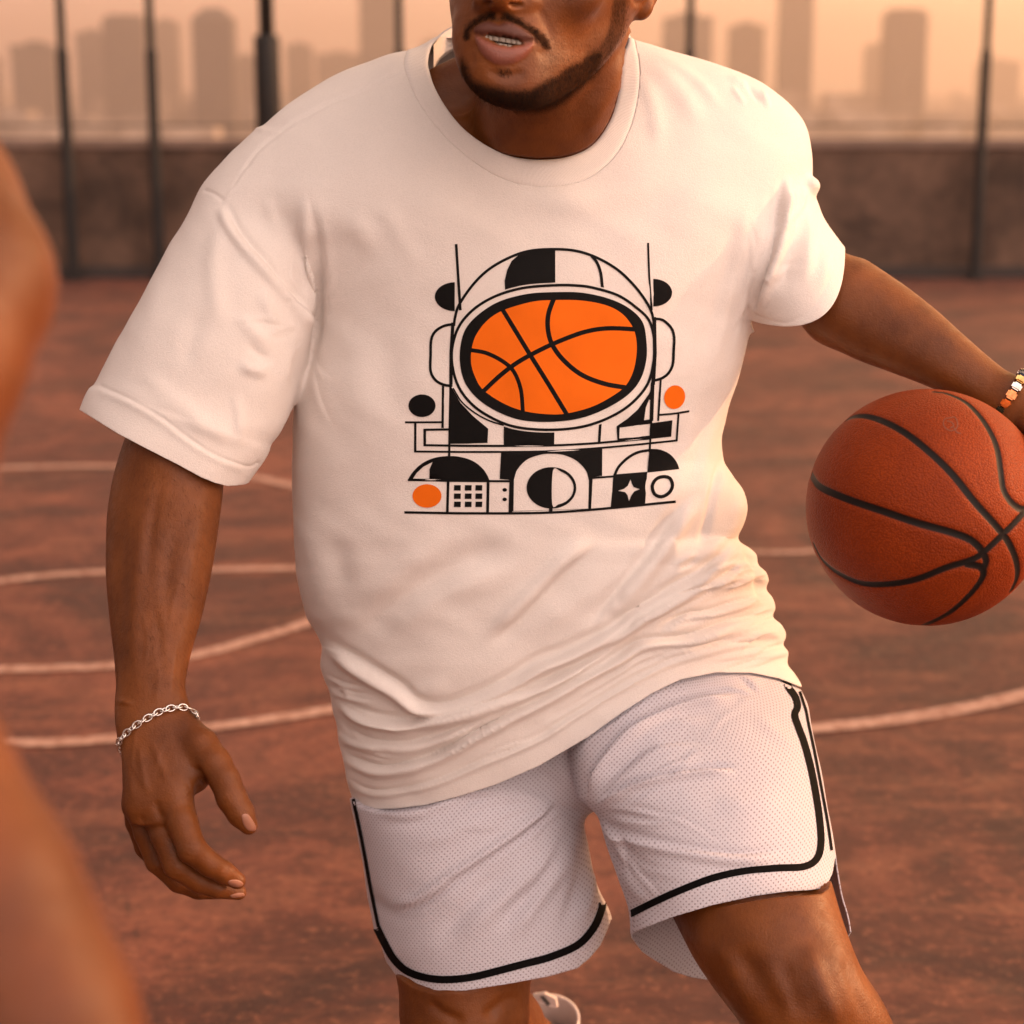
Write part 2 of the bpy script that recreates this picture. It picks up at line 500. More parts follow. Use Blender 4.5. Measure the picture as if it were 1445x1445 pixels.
c = t.mix(t.math('MULTIPLY', t.ramp(vc.outputs['Distance'], [(.0, .8), (.012, 0)]), t.ramp(n2, [(.45, 0), (.6, 1)])), c, (.03, .012, .01))
n5 = t.noise(40, 5, .75, o); c = t.mix(t.ramp(n5, [(.54, 0), (.64, .45)]), c, (.34, .13, .07)); c = t.mix(t.ramp(n5, [(.37, .6), (.46, 0)]), c, (.045, .016, .012))
t.color(c); t.link(t.ramp(n2, [(.3, .62), (.7, .85)]), t.b.inputs['Roughness'])
t.bump(t.math('ADD', n3, t.math('MULTIPLY', n5, 1.5)), .7, .0018); M_COURT = t.m
t = NT('court_line_paint'); o = t.obj(); n = t.noise(30, 5, .7, o); n3 = t.noise(300, 3, .6, o)
c = t.mix(t.ramp(n, [(.36, 0), (.66, .9)]), (.50, .31, .24), (.20, .075, .045))
t.color(c); t.set(Roughness=.8); t.bump(n3, .4, .001); M_LINE = t.m
YW = ground_at(722, 392)[1]
tag(mesh_obj('court_ground', np.array([(-14, -6, 0), (14, -6, 0), (14, YW+.6, 0), (-14, YW+.6, 0)]), [(0, 1, 2, 3)], M_COURT, view=False, smooth_shade=False), 'weathered red brown painted rooftop court with faded patches', kind='structure')
lines = [[(-60, 662), (0, 661), (90, 659), (160, 659), (260, 663), (340, 671), (412, 686), (500, 706), (600, 738), (690, 785)],
         [(-60, 829), (0, 821), (60, 814), (150, 808), (300, 805), (417, 803), (560, 803), (760, 806), (970, 812)],
         [(-60, 946), (0, 946), (90, 944), (165, 940), (270, 927), (350, 906), (437, 879), (520, 845), (600, 800), (700, 740), (790, 690)],
         [(-60, 1052), (20, 1050), (90, 1049), (165, 1043), (280, 1030), (370, 1018), (465, 1003), (600, 975), (760, 950), (900, 935)],
         [(620, 1010), (760, 1032), (900, 1040), (1050, 1036), (1150, 1029), (1250, 1019), (1350, 1003), (1445, 982), (1560, 950)],
         [(700, 758), (850, 770), (1000, 779), (1085, 781), (1145, 779), (1260, 770)]]
for i, pl in enumerate(lines):
    C = catmull(pl, 12); G = np.array([ground_at(*q) for q in C])
    tn = np.gradient(G, axis=0); tn /= np.linalg.norm(tn, axis=1, keepdims=True); nr = np.stack([-tn[:, 1], tn[:, 0]], -1)
    hw = [.035, .03, .029, .029, .032, .025][i]
    V = np.vstack([np.c_[G-nr*hw, np.full(len(G), .004)], np.c_[G+nr*hw, np.full(len(G), .004)]]); n = len(G)
    o = mesh_obj('court_line', V, [(k, k+1, n+k+1, n+k) for k in range(n-1)], M_LINE, view=False, smooth_shade=False)
    tag(o, ['faint pale court line farthest back on the left', 'thin pale court line behind the forearm', 'curved pale court line rising behind the wrist', 'pale court line nearest the camera beside the bracelet',
            'pale curved court line on the right below the ball', 'faint pale court line just left of the ball'][i], kind='structure')
# parapet
t = NT('parapet_plaster'); o = t.obj(); n = t.noise(1.3, 7, .7, o, .5); n2 = t.noise(9, 5, .7, o)
c = t.ramp(n, [(.38, (.040, .022, .014)), (.62, (.135, .076, .050))]); c = t.mix(t.ramp(n2, [(.45, 0), (.8, .5)]), c, (.012, .009, .008))
t.color(c); t.set(Roughness=.9); t.bump(n2, .4, .01); M_PAR = t.m
def wallz(y, Y):
    d = to_world(cam(722, y, 1.0))-np.array([0, 0, CAMZ]); return CAMZ+d[2]/d[1]*Y
ZT = wallz(200, YW)
rt = empty('parapet_wall', (0, YW, 0), 'low dark plaster parapet wall along the back edge of the court', 'wall')
b = MB(); b.box(-13, 13, YW, YW+.22, 0, ZT-.05); b.build('wall', M_PAR, rt)
b = MB(); b.box(-13, 13, YW-.03, YW+.26, ZT-.048, ZT+.02); b.build('coping', simple('coping_concrete', (.20, .13, .10), .8, var=.25, scale=3), rt)
b = MB(); b.box(-13, 13, YW-.06, YW-.002, .002, .10); b.build('skirting', simple('dark_skirting', (.03, .022, .02), .8), rt)
# fence: tall steel posts in front of the parapet with a top cable
M_STEEL = simple('dark_fence_steel', (.004, .003, .003), .7, .0, var=.3, scale=8)
def xat(x, y, Y):
    d = to_world(cam(x, y, 1.0))-np.array([0, 0, CAMZ]); return d[0]/d[1]*Y
fr = empty('court_fence', (0, YW-.25, 0), 'tall fence of thin dark steel posts and wires at the court edge', 'fence')
YF = YW-.25
for (x0, x1, wpx, yb) in ((88, 104, 13, 385), (217, 226, 12, 385), (568, 568, 11, 385), (967, 967, 11, 385), (1370, 1375, 11, 400)):
    xb = xat(x1, 392, YF); r = wpx/2/F*16.*1.3
    b = MB(); b.tube([(xb, YF, 0), (xb, YF, 1.9), (xb, YF, 1.92), (xb, YF, 4.6)], [r, r, r*.72, r*.72], 12)
    b.box(xb-.07, xb+.07, YF-.07, YF+.07, .003, .02)
    b.build('post', M_STEEL, fr)
for z, r in ((ZT+.14, .007), (4.58, .02)):
    b = MB(); b.tube([(-12.5, YF+.03, z), (12.5, YF+.03, z)], r, 8); b.build('rail', M_STEEL, fr)
# floodlight mast
mr = empty('floodlight_mast', (xat(383, 300, YF-.3), YF-.3, 0), 'thick black floodlight mast standing left of the player', 'mast')
xb = ORG[mr.name][0]; ym = YF-.3
b = MB(); b.tube([(xb, ym, 0), (xb, ym, 1.98), (xb, ym, 2.02)], [.105, .105, .10], 20); b.build('mast_base', M_STEEL, mr, True)
b = MB(); b.tube([(xb, ym, 2.02), (xb, ym, 6.0)], [.062, .05], 16); b.build('pole', M_STEEL, mr, True)
b = MB(); b.box(xb-.3, xb+.3, ym-.12, ym+.05, 5.9, 6.2); b.build('floodlight', M_STEEL, mr)

# ================================================================ far city in evening haze
ZG = -24.0
t = NT('city_ground_material'); o = t.obj(); n = t.noise(.02, 5, .6, o)
t.color(t.ramp(n, [(.3, (.08, .06, .05)), (.7, (.20, .15, .12))])); t.set(Roughness=.9)
tag(mesh_obj('city_ground', np.array([(-3500, -300, ZG), (3500, -300, ZG), (3500, 5680, ZG), (-3500, 5680, ZG)]), [(0, 1, 2, 3)], t.m, view=False, smooth_shade=False), 'hazy city ground far below the rooftop', kind='structure')
# our own building below the court
b = MB(); b.box(-13.6, 13.6, -5.9, YW+.5, ZG, -.02)
tag(b.build('rooftop_building', M_PAR, origin=(0, YW, ZG)), 'dark building block that carries the rooftop court', 'building')
def tower_mat(i, col):
    t = NT('facade'); u = t.new('ShaderNodeTexCoord').outputs['Object']
    br = t.new('ShaderNodeTexBrick', offset=0, i_Scale=.28, i_Mortar_Size=.02); br.inputs['Brick Width'].default_value = .9; br.inputs['Row Height'].default_value = .9
    mp = t.new('ShaderNodeMapping'); mp.inputs['Rotation'].default_value = (math.pi/2, 0, 0); t.link(u, mp.inputs[0]); t.link(mp.outputs[0], br.inputs['Vector'])
    br.inputs['Color1'].default_value = (*[c*.35 for c in col], 1); br.inputs['Color2'].default_value = (*[c*.5 for c in col], 1); br.inputs['Mortar'].default_value = (*col, 1)
    t.color(br.outputs[0]); t.set(Roughness=.6); return t.m
TM = [tower_mat(0, (.16, .12, .11)), tower_mat(1, (.22, .16, .13)), tower_mat(2, (.13, .10, .10))]
towers = [  # x0, x1, top y, distance, crown, label
 (-60, -8, 80, 900, 0, 'blurry low tower at the far left edge of the skyline'),
 (16, 78, 66, 820, 0, 'wide flat grey tower left of the first fence post'),
 (108, 150, 48, 950, 0, 'stepped hazy tower just right of the first fence post'),
 (146, 204, 20, 760, 2, 'tall hazy tower with rounded top between the first two fence posts'),
 (216, 252, 32, 1050, 0, 'narrow pale tower behind the second fence post'),
 (272, 329, 10, 680, 1, 'tall dark tower with a pitched top left of the thick mast'),
 (330, 362, 82, 1000, 0, 'squat pale block just left of the thick mast'),
 (404, 440, 66, 1050, 0, 'pale low tower just right of the thick mast'),
 (446, 508, 78, 1150, 0, 'faint broad block above the left shoulder'),
 (508, 566, -60, 900, 0, 'pale slab tower rising out of the picture above the left shoulder'),
 (938, 1004, 26, 800, 0, 'broad pinkish block above the right shoulder'),
 (1030, 1078, 38, 950, 0, 'lower pale block beside the slim tall tower'),
 (1100, 1146, -70, 900, 0, 'slim tall tower rising out of the picture on the right'),
 (1222, 1252, 66, 1150, 0, 'small pale block left of the pointed tower'),
 (1250, 1307, 12, 780, 2, 'tall orange tinted tower with rounded top left of the last fence post'),
 (1386, 1440, 88, 1300, 0, 'faint block in the sun glow at the right edge'),
 (596, 640, 60, 1100, 0, 'pale block half hidden behind the head'),
 (850, 930, 70, 1200, 0, 'pale block behind the ear')]
for i, (x0, x1, yt, D, cr, lab) in enumerate(towers):
    D = D*1.55
    xa = xat(x0, 100, D); xb = xat(x1, 100, D); zt = wallz(yt, D); dp = abs(xb-xa)*.8
    b = MB()
    fr_ = empty('tower_block', ((xa+xb)/2, D, ZG), lab, 'building', 'hazy towers of the skyline')
    if cr == 0:
        b.box(xa, xb, D, D+dp, ZG, zt); b.build('wall', TM[i % 3], fr_)
        b = MB(); q = (xb-xa)*.28; b.box(xa+q, xb-q, D+dp*.3, D+dp*.7, zt+.05, zt+4.); b.build('roof_plant', TM[i % 3], fr_)
        b = MB(); b.box(xa-.6, xb+.6, D-.6, D-.05, zt-2., zt+1.2); b.build('cornice', TM[(i+1) % 3], fr_)
    elif cr == 1:
        zs = wallz(yt+16, D); b.box(xa, xb, D, D+dp, ZG, zs); b.build('wall', TM[2], fr_)
        b = MB(); m = (xa+xb)/2; q = (xb-xa)*.2
        b.add([(xa, D, zs+.05), (xb, D, zs+.05), (xb, D+dp, zs+.05), (xa, D+dp, zs+.05), (m-q, D+dp*.3, zt), (m+q, D+dp*.3, zt), (m+q, D+dp*.7, zt), (m-q, D+dp*.7, zt)],
              [(0, 1, 5, 4), (1, 2, 6, 5), (2, 3, 7, 6), (3, 0, 4, 7), (4, 5, 6, 7)]); b.build('roof', TM[0], fr_)
    else:
        zs = wallz(yt+6, D); b.box(xa, xb, D, D+dp, ZG, zs); b.build('wall', TM[i % 3], fr_)
        b = MB(); q = (xb-xa)*.10; b.box(xa+q, xb-q, D+dp*.1, D+dp*.9, zs+.05, zt); b.build('penthouse', TM[i % 3], fr_)
b = MB(); rb = random.Random(3)
for k in range(2200):
    Y = 900+rb.random()**.8*4200; X = (rb.random()-.5)*Y*.9
    h = rb.uniform(8, 24)+(rb.random() < .22)*rb.uniform(8, 26)*(Y/2500); ww = rb.uniform(12, 40); dd = rb.uniform(12, 30)
    b.box(X, X+ww, Y, Y+dd, ZG, ZG+h)
t = NT('low_city_material'); n = t.noise(.03, 3, .6, t.obj()); t.color(t.ramp(n, [(.35, (.10, .08, .07)), (.5, (.28, .21, .17)), (.65, (.5, .40, .33))])); t.set(Roughness=.8)
tag(b.build('low_rise_city', t.m), 'mass of small low buildings fading into orange haze', 'city', kind='stuff')
# the air
b = MB(); b.box(-3400, 3400, -250, 5700, ZG-1, 235)
hz = b.build('haze', None); m = bpy.data.materials.new('haze_air'); m.use_nodes = True; nn = m.node_tree.nodes; nn.clear()
ho = nn.new('ShaderNodeOutputMaterial'); hv = nn.new('ShaderNodeVolumePrincipled'); m.node_tree.links.new(hv.outputs[0], ho.inputs['Volume'])
hv.inputs['Color'].default_value = (*HAZE_C, 1); hv.inputs['Density'].default_value = HAZE_D; hv.inputs['Anisotropy'].default_value = .72
hz.data.materials.append(m); tag(hz, kind='stuff', label='warm evening haze over the city', cat='haze')
# garment volumes, used to fit the body inside them and to make the cloth
def side_x(tab, y):
    return np.interp(y, [q[1] for q in tab], [q[0] for q in tab])
Lt = [(636, 40), (612, 52), (590, 64), (540, 79), (480, 101), (440, 125), (400, 151), (362, 184), (332, 214), (308, 245), (296, 268), (300, 285), (335, 320), (380, 350), (412, 385), (432, 420), (440, 455), (436, 500), (422, 545),
      (416, 580), (413, 640), (412, 700), (416, 770), (422, 830), (432, 870), (446, 893), (454, 915), (453, 935), (458, 955), (466, 975), (470, 1000), (477, 1025), (480, 1050), (487, 1075), (489, 1100), (497, 1125), (505, 1160)]
Rt = [(880, 40), (892, 54), (920, 61), (950, 70), (1000, 86), (1050, 105), (1086, 124), (1113, 145), (1134, 170), (1142, 195), (1147, 225), (1148, 250), (1148, 285), (1142, 310), (1125, 345), (1105, 375), (1085, 410), (1064, 450), (1052, 500),
      (1040, 545), (1028, 585), (1019, 620), (1021, 648), (1036, 672), (1050, 695), (1054, 720), (1049, 742), (1043, 760), (1057, 770), (1070, 784), (1071, 794), (1083, 806), (1087, 820), (1083, 830), (1092, 843), (1095, 858), (1090, 869), (1103, 882), (1109, 897), (1104, 909), (1112, 922), (1111, 934), (1122, 952), (1131, 970), (1133, 1000), (1133, 1160)]
dep = [(40, 2.085, .028, .05), (70, 2.075, .052, .07), (110, 2.065, .075, .085), (160, 2.055, .098, .10), (220, 2.05, .118, .115), (300, 2.045, .130, .12), (400, 2.045, .136, .12), (550, 2.055, .138, .12), (700, 2.07, .140, .12), (850, 2.085, .142, .13), (1000, 2.10, .142, .14), (1160, 2.115, .138, .14)]
def smooth_tab(Lq, Rq, D, step=14.):
    ys = np.arange(D[0][0], D[-1][0]+.1, step)
    f = lambda T_, c: pchip([q[1] for q in T_], [q[0] for q in T_], ys)
    cols = [f(Lq, 0), f(Rq, 0)]
    for j in (1, 2, 3):
        yy_ = np.arange(D[0][0]-120, D[-1][0]+120, 4.)
        v = np.interp(yy_, [q[0] for q in D], [q[j] for q in D]); v = np.concatenate([v[:1]*np.ones(0), v])
        g_ = np.exp(-(np.arange(-15, 16)/6.)**2); g_ /= g_.sum(); vp = np.concatenate([np.full(15, v[0]), v, np.full(15, v[-1])]); v = np.convolve(vp, g_, 'valid')
        cols.append(np.interp(ys, yy_, v))
    return [tuple(r) for r in np.stack([ys]+cols, -1)]
keys = smooth_tab(Lt, Rt, dep, 5.)
p_torso = prof((0, 0), (0, 1), keys, .0, 2.35, 0.)
oL = (370, 230); aL = np.array((-138, 402))/425.
p_sl = prof(oL, (-138, 402), [(-40, -20, 60, 2.06, .05, .06), (0, -44, 90, 2.055, .07, .07), (55, -66, 105, 2.05, .085, .08), (110, -76, 120, 2.04, .092, .085), (185, -92, 138, 2.025, .095, .085), (250, -104, 148, 2.01, .093, .082), (302, -112, 151, 2.0, .090, .08),
   (350, -119, 146, 1.995, .088, .078), (375, -122, 139, 1.99, .088, .078), (380, -126, 140, 1.99, .090, .08), (425, -130, 130, 1.985, .090, .08), (480, -133, 118, 1.98, .088, .08)], .012, 2.3)
oR = (1014, 247)
p_sr = prof(oR, (.578, .816), [(-20, -40, 70, 2.07, .06, .07), (30, -70, 92, 2.065, .085, .085), (80, -78, 93, 2.06, .092, .09), (107, -80, 90, 2.055, .094, .09), (140, -80, 88, 2.05, .094, .09), (185, -82, 88, 2.045, .093, .088), (230, -82, 84, 2.04, .09, .085), (290, -82, 80, 2.035, .088, .085)], .012, 2.2)
knob = ell((1143, 264, 2.03), (.012, .010, .02), .006)
sp = [p_torso, p_sl, p_sr, knob]
Ls = [(482, 960), (486, 1060), (492, 1110), (497, 1140), (503, 1171), (512, 1222), (520, 1265), (529, 1305), (534, 1335), (546, 1362), (560, 1400), (565, 1430)]
Rin = [(760, 960), (800, 1100), (822, 1141), (824, 1165), (831, 1200), (836, 1224), (845, 1256), (856, 1280), (862, 1300), (862, 1330), (860, 1430)]
tab = lambda Lq, Rq, D: smooth_tab(Lq, Rq, D, 12.)
q_l = prof((0, 0), (0, 1), tab(Ls, Rin, [(930, 2.12, .10, .12), (1080, 2.11, .115, .12), (1200, 2.10, .122, .12), (1300, 2.095, .122, .125), (1430, 2.09, .12, .125)]), .012, 2.3)
Lr = [(790, 930), (800, 1050), (812, 1110), (822, 1134), (838, 1144), (852, 1175), (860, 1200), (868, 1222), (877, 1248), (884, 1268), (889, 1292), (890, 1320), (893, 1345), (910, 1370), (930, 1400)]
Rr = [(1080, 930), (1112, 950), (1124, 964), (1133, 980), (1141, 1000), (1143, 1015), (1146, 1032), (1152, 1058), (1160, 1090), (1166, 1125), (1171, 1160), (1176, 1195), (1180, 1222), (1188, 1262), (1198, 1295), (1204, 1330), (1210, 1400)]
q_r = prof((0, 0), (0, 1), tab(Lr, Rr, [(935, 2.10, .11, .13), (1000, 2.07, .12, .13), (1060, 2.03, .118, .13), (1150, 1.985, .115, .12), (1250, 1.955, .112, .12), (1330, 1.945, .110, .12), (1400, 1.94, .105, .12)]), .012, 2.3)
q_c = prof((0, 0), (0, 1), [(940, 600, 960, 2.12, .11, .12), (1040, 640, 930, 2.12, .105, .12), (1100, 700, 880, 2.11, .09, .11), (1132, 770, 850, 2.10, .06, .09), (1143, 800, 840, 2.10, .03, .05)], .02, 2.2)
hem = [(470, 1090), (490, 1119), (505, 1134), (530, 1141.5), (560, 1141), (600, 1136), (650, 1123), (700, 1107), (760, 1081), (830, 1040), (880, 1004), (920, 978), (960, 959), (1010, 949), (1060, 949), (1100, 957), (1128, 968), (1160, 980)]
neck_in = [(604, 85), (606, 100), (613, 122), (630, 152), (655, 182), (690, 207), (725, 221), (770, 225), (808, 219), (838, 203), (860, 172), (871, 140), (876, 110), (879, 80), (888, 55), (885, 20), (640, 20), (626, 46), (610, 62)]
hemL = [(480, 1290), (528, 1312), (536, 1328), (545, 1357), (558, 1375), (581, 1390), (611, 1399.5), (656, 1398), (720, 1388), (777, 1377), (815, 1366), (832, 1352), (847, 1334), (858, 1310), (862, 1298), (880, 1290)]
hemRf = [(860, 1318), (889, 1318), (915, 1307), (946, 1295), (1006, 1277), (1066, 1264), (1110, 1258), (1142, 1256), (1158, 1254), (1168, 1247), (1175, 1232), (1178, 1213), (1182, 1205), (1200, 1200)]
hemRb = [(880, 1310), (893, 1326), (905, 1342), (916, 1350), (950, 1371), (975, 1379), (1000, 1383), (1080, 1378), (1150, 1345), (1195, 1325), (1205, 1310)]
hl = np.array([(90, 566), (115, 580), (165, 611), (205, 632), (250, 655), (285, 674), (305, 682), (322, 686), (345, 684), (362, 676)], float)
# ================================================================ player: body
prims = []
A = prims.append; X_ = prims.extend
def rotm(yaw, pitch=0, roll=0):
    """local axes (right, down, forward-into-picture) as rows, in the view frame"""
    cy, sy = math.cos(yaw), math.sin(yaw); cp, sp = math.cos(pitch), math.sin(pitch); cr, sr = math.cos(roll), math.sin(roll)
    Ry = np.array([[cy, 0, sy], [0, 1, 0], [-sy, 0, cy]]); Rx = np.array([[1, 0, 0], [0, cp, sp], [0, -sp, cp]]); Rz = np.array([[cr, sr, 0], [-sr, cr, 0], [0, 0, 1]])
    return Rz@Rx@Ry
# head: rows of the skull and jaw, face turned to the viewer's left
A(prof((0, 0), (0, 1), [
 (-288, 765, 850, 1.90, .02, .02, 0), (-282, 735, 878, 1.90, .04, .045, 0), (-262, 698, 910, 1.895, .062, .07, 0), (-230, 670, 935, 1.885, .082, .09, .01), (-180, 648, 950, 1.87, .095, .10, .02), (-110, 636, 954, 1.852, .10, .105, .025),
 (-50, 633, 946, 1.838, .098, .10, .03), (0, 634, 915, 1.832, .093, .095, .033), (28, 637, 893, 1.828, .090, .085, .036), (55, 643, 879, 1.822, .086, .075, .038),
 (75, 650, 865, 1.815, .080, .065, .038), (90, 655, 853, 1.808, .075, .055, .036), (105, 659, 838, 1.80, .068, .048, .033), (122, 666, 815, 1.788, .058, .042, .026),
 (136, 678, 796, 1.776, .045, .036, .018), (146, 694, 778, 1.768, .032, .028, .01), (153, 715, 757, 1.762, .015, .015, 0)], .006, 2.15))
A(cone((690, -105, 1.752), 12, (701, -14, 1.712), 19, .014)); A(ell((702, -9, 1.708), (.0135, .013, .013), .006))
A(ell((684, -1, 1.724), (.0095, .0085, .011), .004)); A(ell((741, 2, 1.733), (.0105, .009, .012), .004)); A(ell((712, 3, 1.722), (.014, .006, .012), .006))
A(ell((704, 60, 1.748), (.034, .032, .016), .035, rotm(-.35)))          # muzzle
A(ell((727, 122, 1.746), (.026, .015, .014), .018))                    # chin pad
A(ell((800, -8, 1.752), (.032, .022, .018), .03))                      # cheekbone
# ear
A(ell((914, -28, 1.868), (.0155, .034, .009), .004, rotm(-.3, 0, .15))); A(ell((905, 9, 1.862), (.0125, .0145, .0085), .006, rotm(-.3, 0, .2)))
A(cone((884, -15, 1.855), 10, (890, 12, 1.858), 7, .006))
# neck and shoulders
A(cone((795, 0, 1.90), 92, (783, 110, 1.95), 97, .012)); A(cone((783, 110, 1.95), 97, (760, 250, 2.02), 112, .03))
X_(chain([(868, 60, 1.93, 18), (850, 120, 1.925, 16), (812, 190, 1.948, 15), (780, 235, 1.965, 14)], .02))
A(cone((700, 112, 2.05), 52, (440, 235, 2.075), 50, .03)); A(cone((860, 112, 2.05), 48, (1050, 225, 2.075), 56, .03))
A(prof((0, 0), (0, 1), [(140, 600, 900, 2.04, .05, .06), (200, 470, 1020, 2.04, .095, .09), (300, 440, 1060, 2.04, .115, .11), (450, 460, 1040, 2.05, .105, .10), (700, 480, 1000, 2.08, .09, .09),
  (900, 500, 1050, 2.11, .10, .10), (1050, 530, 1080, 2.13, .105, .11), (1100, 600, 1040, 2.13, .09, .10), (1128, 700, 930, 2.13, .05, .06)], .03, 2.4, .25))
# viewer-left arm, hanging forward
X_(chain([(395, 250, 2.06, 70), (320, 430, 2.02, 68), (262, 600, 1.97, 62), (243, 660, 1.955, 60)], .03))
A(prof((0, 0), (0, 1), [(560, 205, 330, 1.97, .045, .045), (630, 172, 318, 1.965, .052, .052), (690, 156, 315, 1.955, .052, .052), (740, 150, 309, 1.945, .050, .050), (800, 149, 300, 1.93, .047, .047), (870, 154, 285, 1.91, .041, .041),
  (930, 161, 268, 1.89, .034, .034), (975, 164, 261, 1.872, .027, .027), (1000, 165, 264, 1.862, .022, .022), (1025, 170, 270, 1.852, .017, .017), (1045, 180, 262, 1.845, .008, .008)], .012, 2.2))
# back of the hand
A(prof((0, 0), (0, 1), [(960, 190, 240, 1.875, .008, .008), (985, 170, 258, 1.868, .017, .018), (1020, 167, 276, 1.852, .020, .020), (1050, 170, 290, 1.84, .018, .019), (1085, 172, 284, 1.828, .017, .018), (1115, 173, 274, 1.818, .016, .017),
  (1140, 176, 270, 1.812, .014, .015), (1165, 186, 262, 1.81, .010, .012)], .008, 2.5))
# fingers: index, middle, ring, little, thumb
X_(chain([(243, 1108, 1.829, 25), (257, 1160, 1.802, 22), (271, 1199, 1.788, 20.5), (297, 1220, 1.796, 17.5), (316, 1231, 1.804, 16), (335, 1243, 1.812, 12.5)], .003))
X_(chain([(214, 1128, 1.834, 21), (233, 1180, 1.812, 20), (250, 1222, 1.806, 19), (283, 1244, 1.816, 16.5), (308, 1253, 1.824, 15), (337, 1259, 1.834, 11.5)], .003))
X_(chain([(195, 1132, 1.844, 19), (207, 1175, 1.836, 18), (222, 1215, 1.836, 17), (252, 1244, 1.846, 15.5), (280, 1255, 1.854, 14), (304, 1259, 1.862, 10.5)], .003))
X_(chain([(188, 1130, 1.85, 16), (192, 1160, 1.856, 15), (205, 1196, 1.862, 14.5), (226, 1222, 1.872, 13), (250, 1234, 1.88, 10)], .003))
A(ell((242, 1118, 1.812), (.012, .013, .009), .014)); A(ell((208, 1136, 1.819), (.011, .012, .009), .014)); A(ell((188, 1138, 1.830), (.009, .011, .009), .014))
X_(chain([(252, 1022, 1.853, 23), (283, 1052, 1.835, 24), (303, 1078, 1.822, 23), (318, 1102, 1.812, 20.5), (327, 1126, 1.806, 20.5), (340, 1148, 1.804, 18.5), (351, 1165, 1.804, 13.5)], .006))
A(ell((276, 1090, 1.836), (.016, .020, .012), .012))                    # web of the thumb
# viewer-right arm, reaching to the ball
X_(chain([(1040, 235, 2.06, 66), (1112, 352, 2.045, 46), (1186, 430, 2.02, 56)], .012))
A(prof((1190, 424), (.845, .535), [(-40, -56, 50, 2.03, .044, .044), (0, -66, 66, 2.02, .049, .049), (50, -62, 65, 2.005, .046, .046), (110, -50, 60, 1.985, .042, .042), (170, -38, 50, 1.965, .036, .036),
  (230, -30, 41, 1.945, .028, .029), (270, -28, 38, 1.93, .025, .026), (300, -30, 40, 1.92, .022, .024)], .012, 2.2))
# right hand spread over the far side of the ball
bc = cam(1306, 716, 1.87); BR = .1205
def onball(dx, dy, dz, off):
    v = np.array([dx, dy, dz]); v /= np.linalg.norm(v); p = bc+v*(BR+off)
    return (CX+F*p[0]/p[2], CY+F*p[1]/p[2], p[2])
X_(chain([(1425, 562, 1.93, 30), (*onball(.82, -.62, .28, .026), 34), (*onball(.93, -.38, .32, .022), 33)], .012))
for (d0, d1, d2, d3) in (((.90, -.42, .08), (.97, -.16, -.12), (.97, .05, -.22), (.95, .22, -.28)), ((.93, -.34, .28), (1, -.02, .12), (.98, .22, .06), (.93, .38, .04)),
                         ((.92, -.32, .42), (.96, .0, .34), (.92, .24, .32), (.87, .40, .30)), ((.88, -.34, .55), (.88, -.04, .54), (.85, .14, .54), (.80, .28, .55))):
    X_(chain([(*onball(*d0, .016), 18), (*onball(*d1, .013), 14), (*onball(*d2, .011), 13), (*onball(*d3, .009), 11)], .004))
X_(chain([(*onball(.80, -.62, .12, .020), 20), (*onball(.80, -.55, -.22, .014), 17), (*onball(.78, -.46, -.42, .010), 13)], .006))
# legs
def from_w(x, y, z):
    p = from_world(np.array([x, y, z], float)); return (CX+F*p[0]/p[2], CY+F*p[1]/p[2], p[2])
def wr_(x, y, z, r):
    p = from_w(x, y, z); return (*p, r*F/p[2])
A(cone((960, 1080, 2.10), 118, (1072, 1275, 1.935), 88, .02))
A(prof((1062, 1240), (.45, .893), [(-60, -110, 104, 1.96, .085, .085), (0, -125, 104, 1.93, .085, .085), (50, -125, 98, 1.90, .081, .082), (112, -119, 87, 1.875, .076, .078), (167, -109, 81, 1.855, .070, .074), (212, -104, 79, 1.85, .064, .07), (280, -100, 82, 1.865, .056, .064)], .02, 2.2))
kn = cam(1165, 1450, 1.87); knw = to_world(kn); ftR = np.array([knw[0]+.16, knw[1]+.10, .075])
mid = knw*.55+ftR*.45
X_(chain([wr_(*knw, .058), wr_(knw[0]*.72+ftR[0]*.28, knw[1]*.72+ftR[1]*.28+.025, knw[2]*.72+ftR[2]*.28, .057), wr_(knw[0]*.3+ftR[0]*.7, knw[1]*.3+ftR[1]*.7, knw[2]*.3+ftR[2]*.7, .038), wr_(*ftR, .034)], .02))
A(cone(from_w(ftR[0], ftR[1], .075), 40, from_w(ftR[0]+.03, ftR[1]-.15, .04), 34, .02))
A(cone((660, 1080, 2.10), 118, (655, 1290, 2.06), 104, .03)); A(cone((655, 1290, 2.06), 104, (655, 1420, 2.05), 90, .03))
klw = to_world(cam(657, 1440, 2.06)); ftL = W(774, 1490, 2.50)
X_(chain([wr_(*klw, .066), wr_(*(klw*.7+ftL*.3), .058), wr_(*(klw*.3+ftL*.7), .038), wr_(*ftL, .034)], .02))
X_(chain([wr_(*ftL, .034), wr_(ftL[0]-.015, ftL[1]-.11, .06, .032)], .02))

PB, QB = surface(prims, (-.62, -.84, 1.62), (.62, 1.25, 2.95), BODY_VS, 'body')
xb_, yb_ = px(PB)
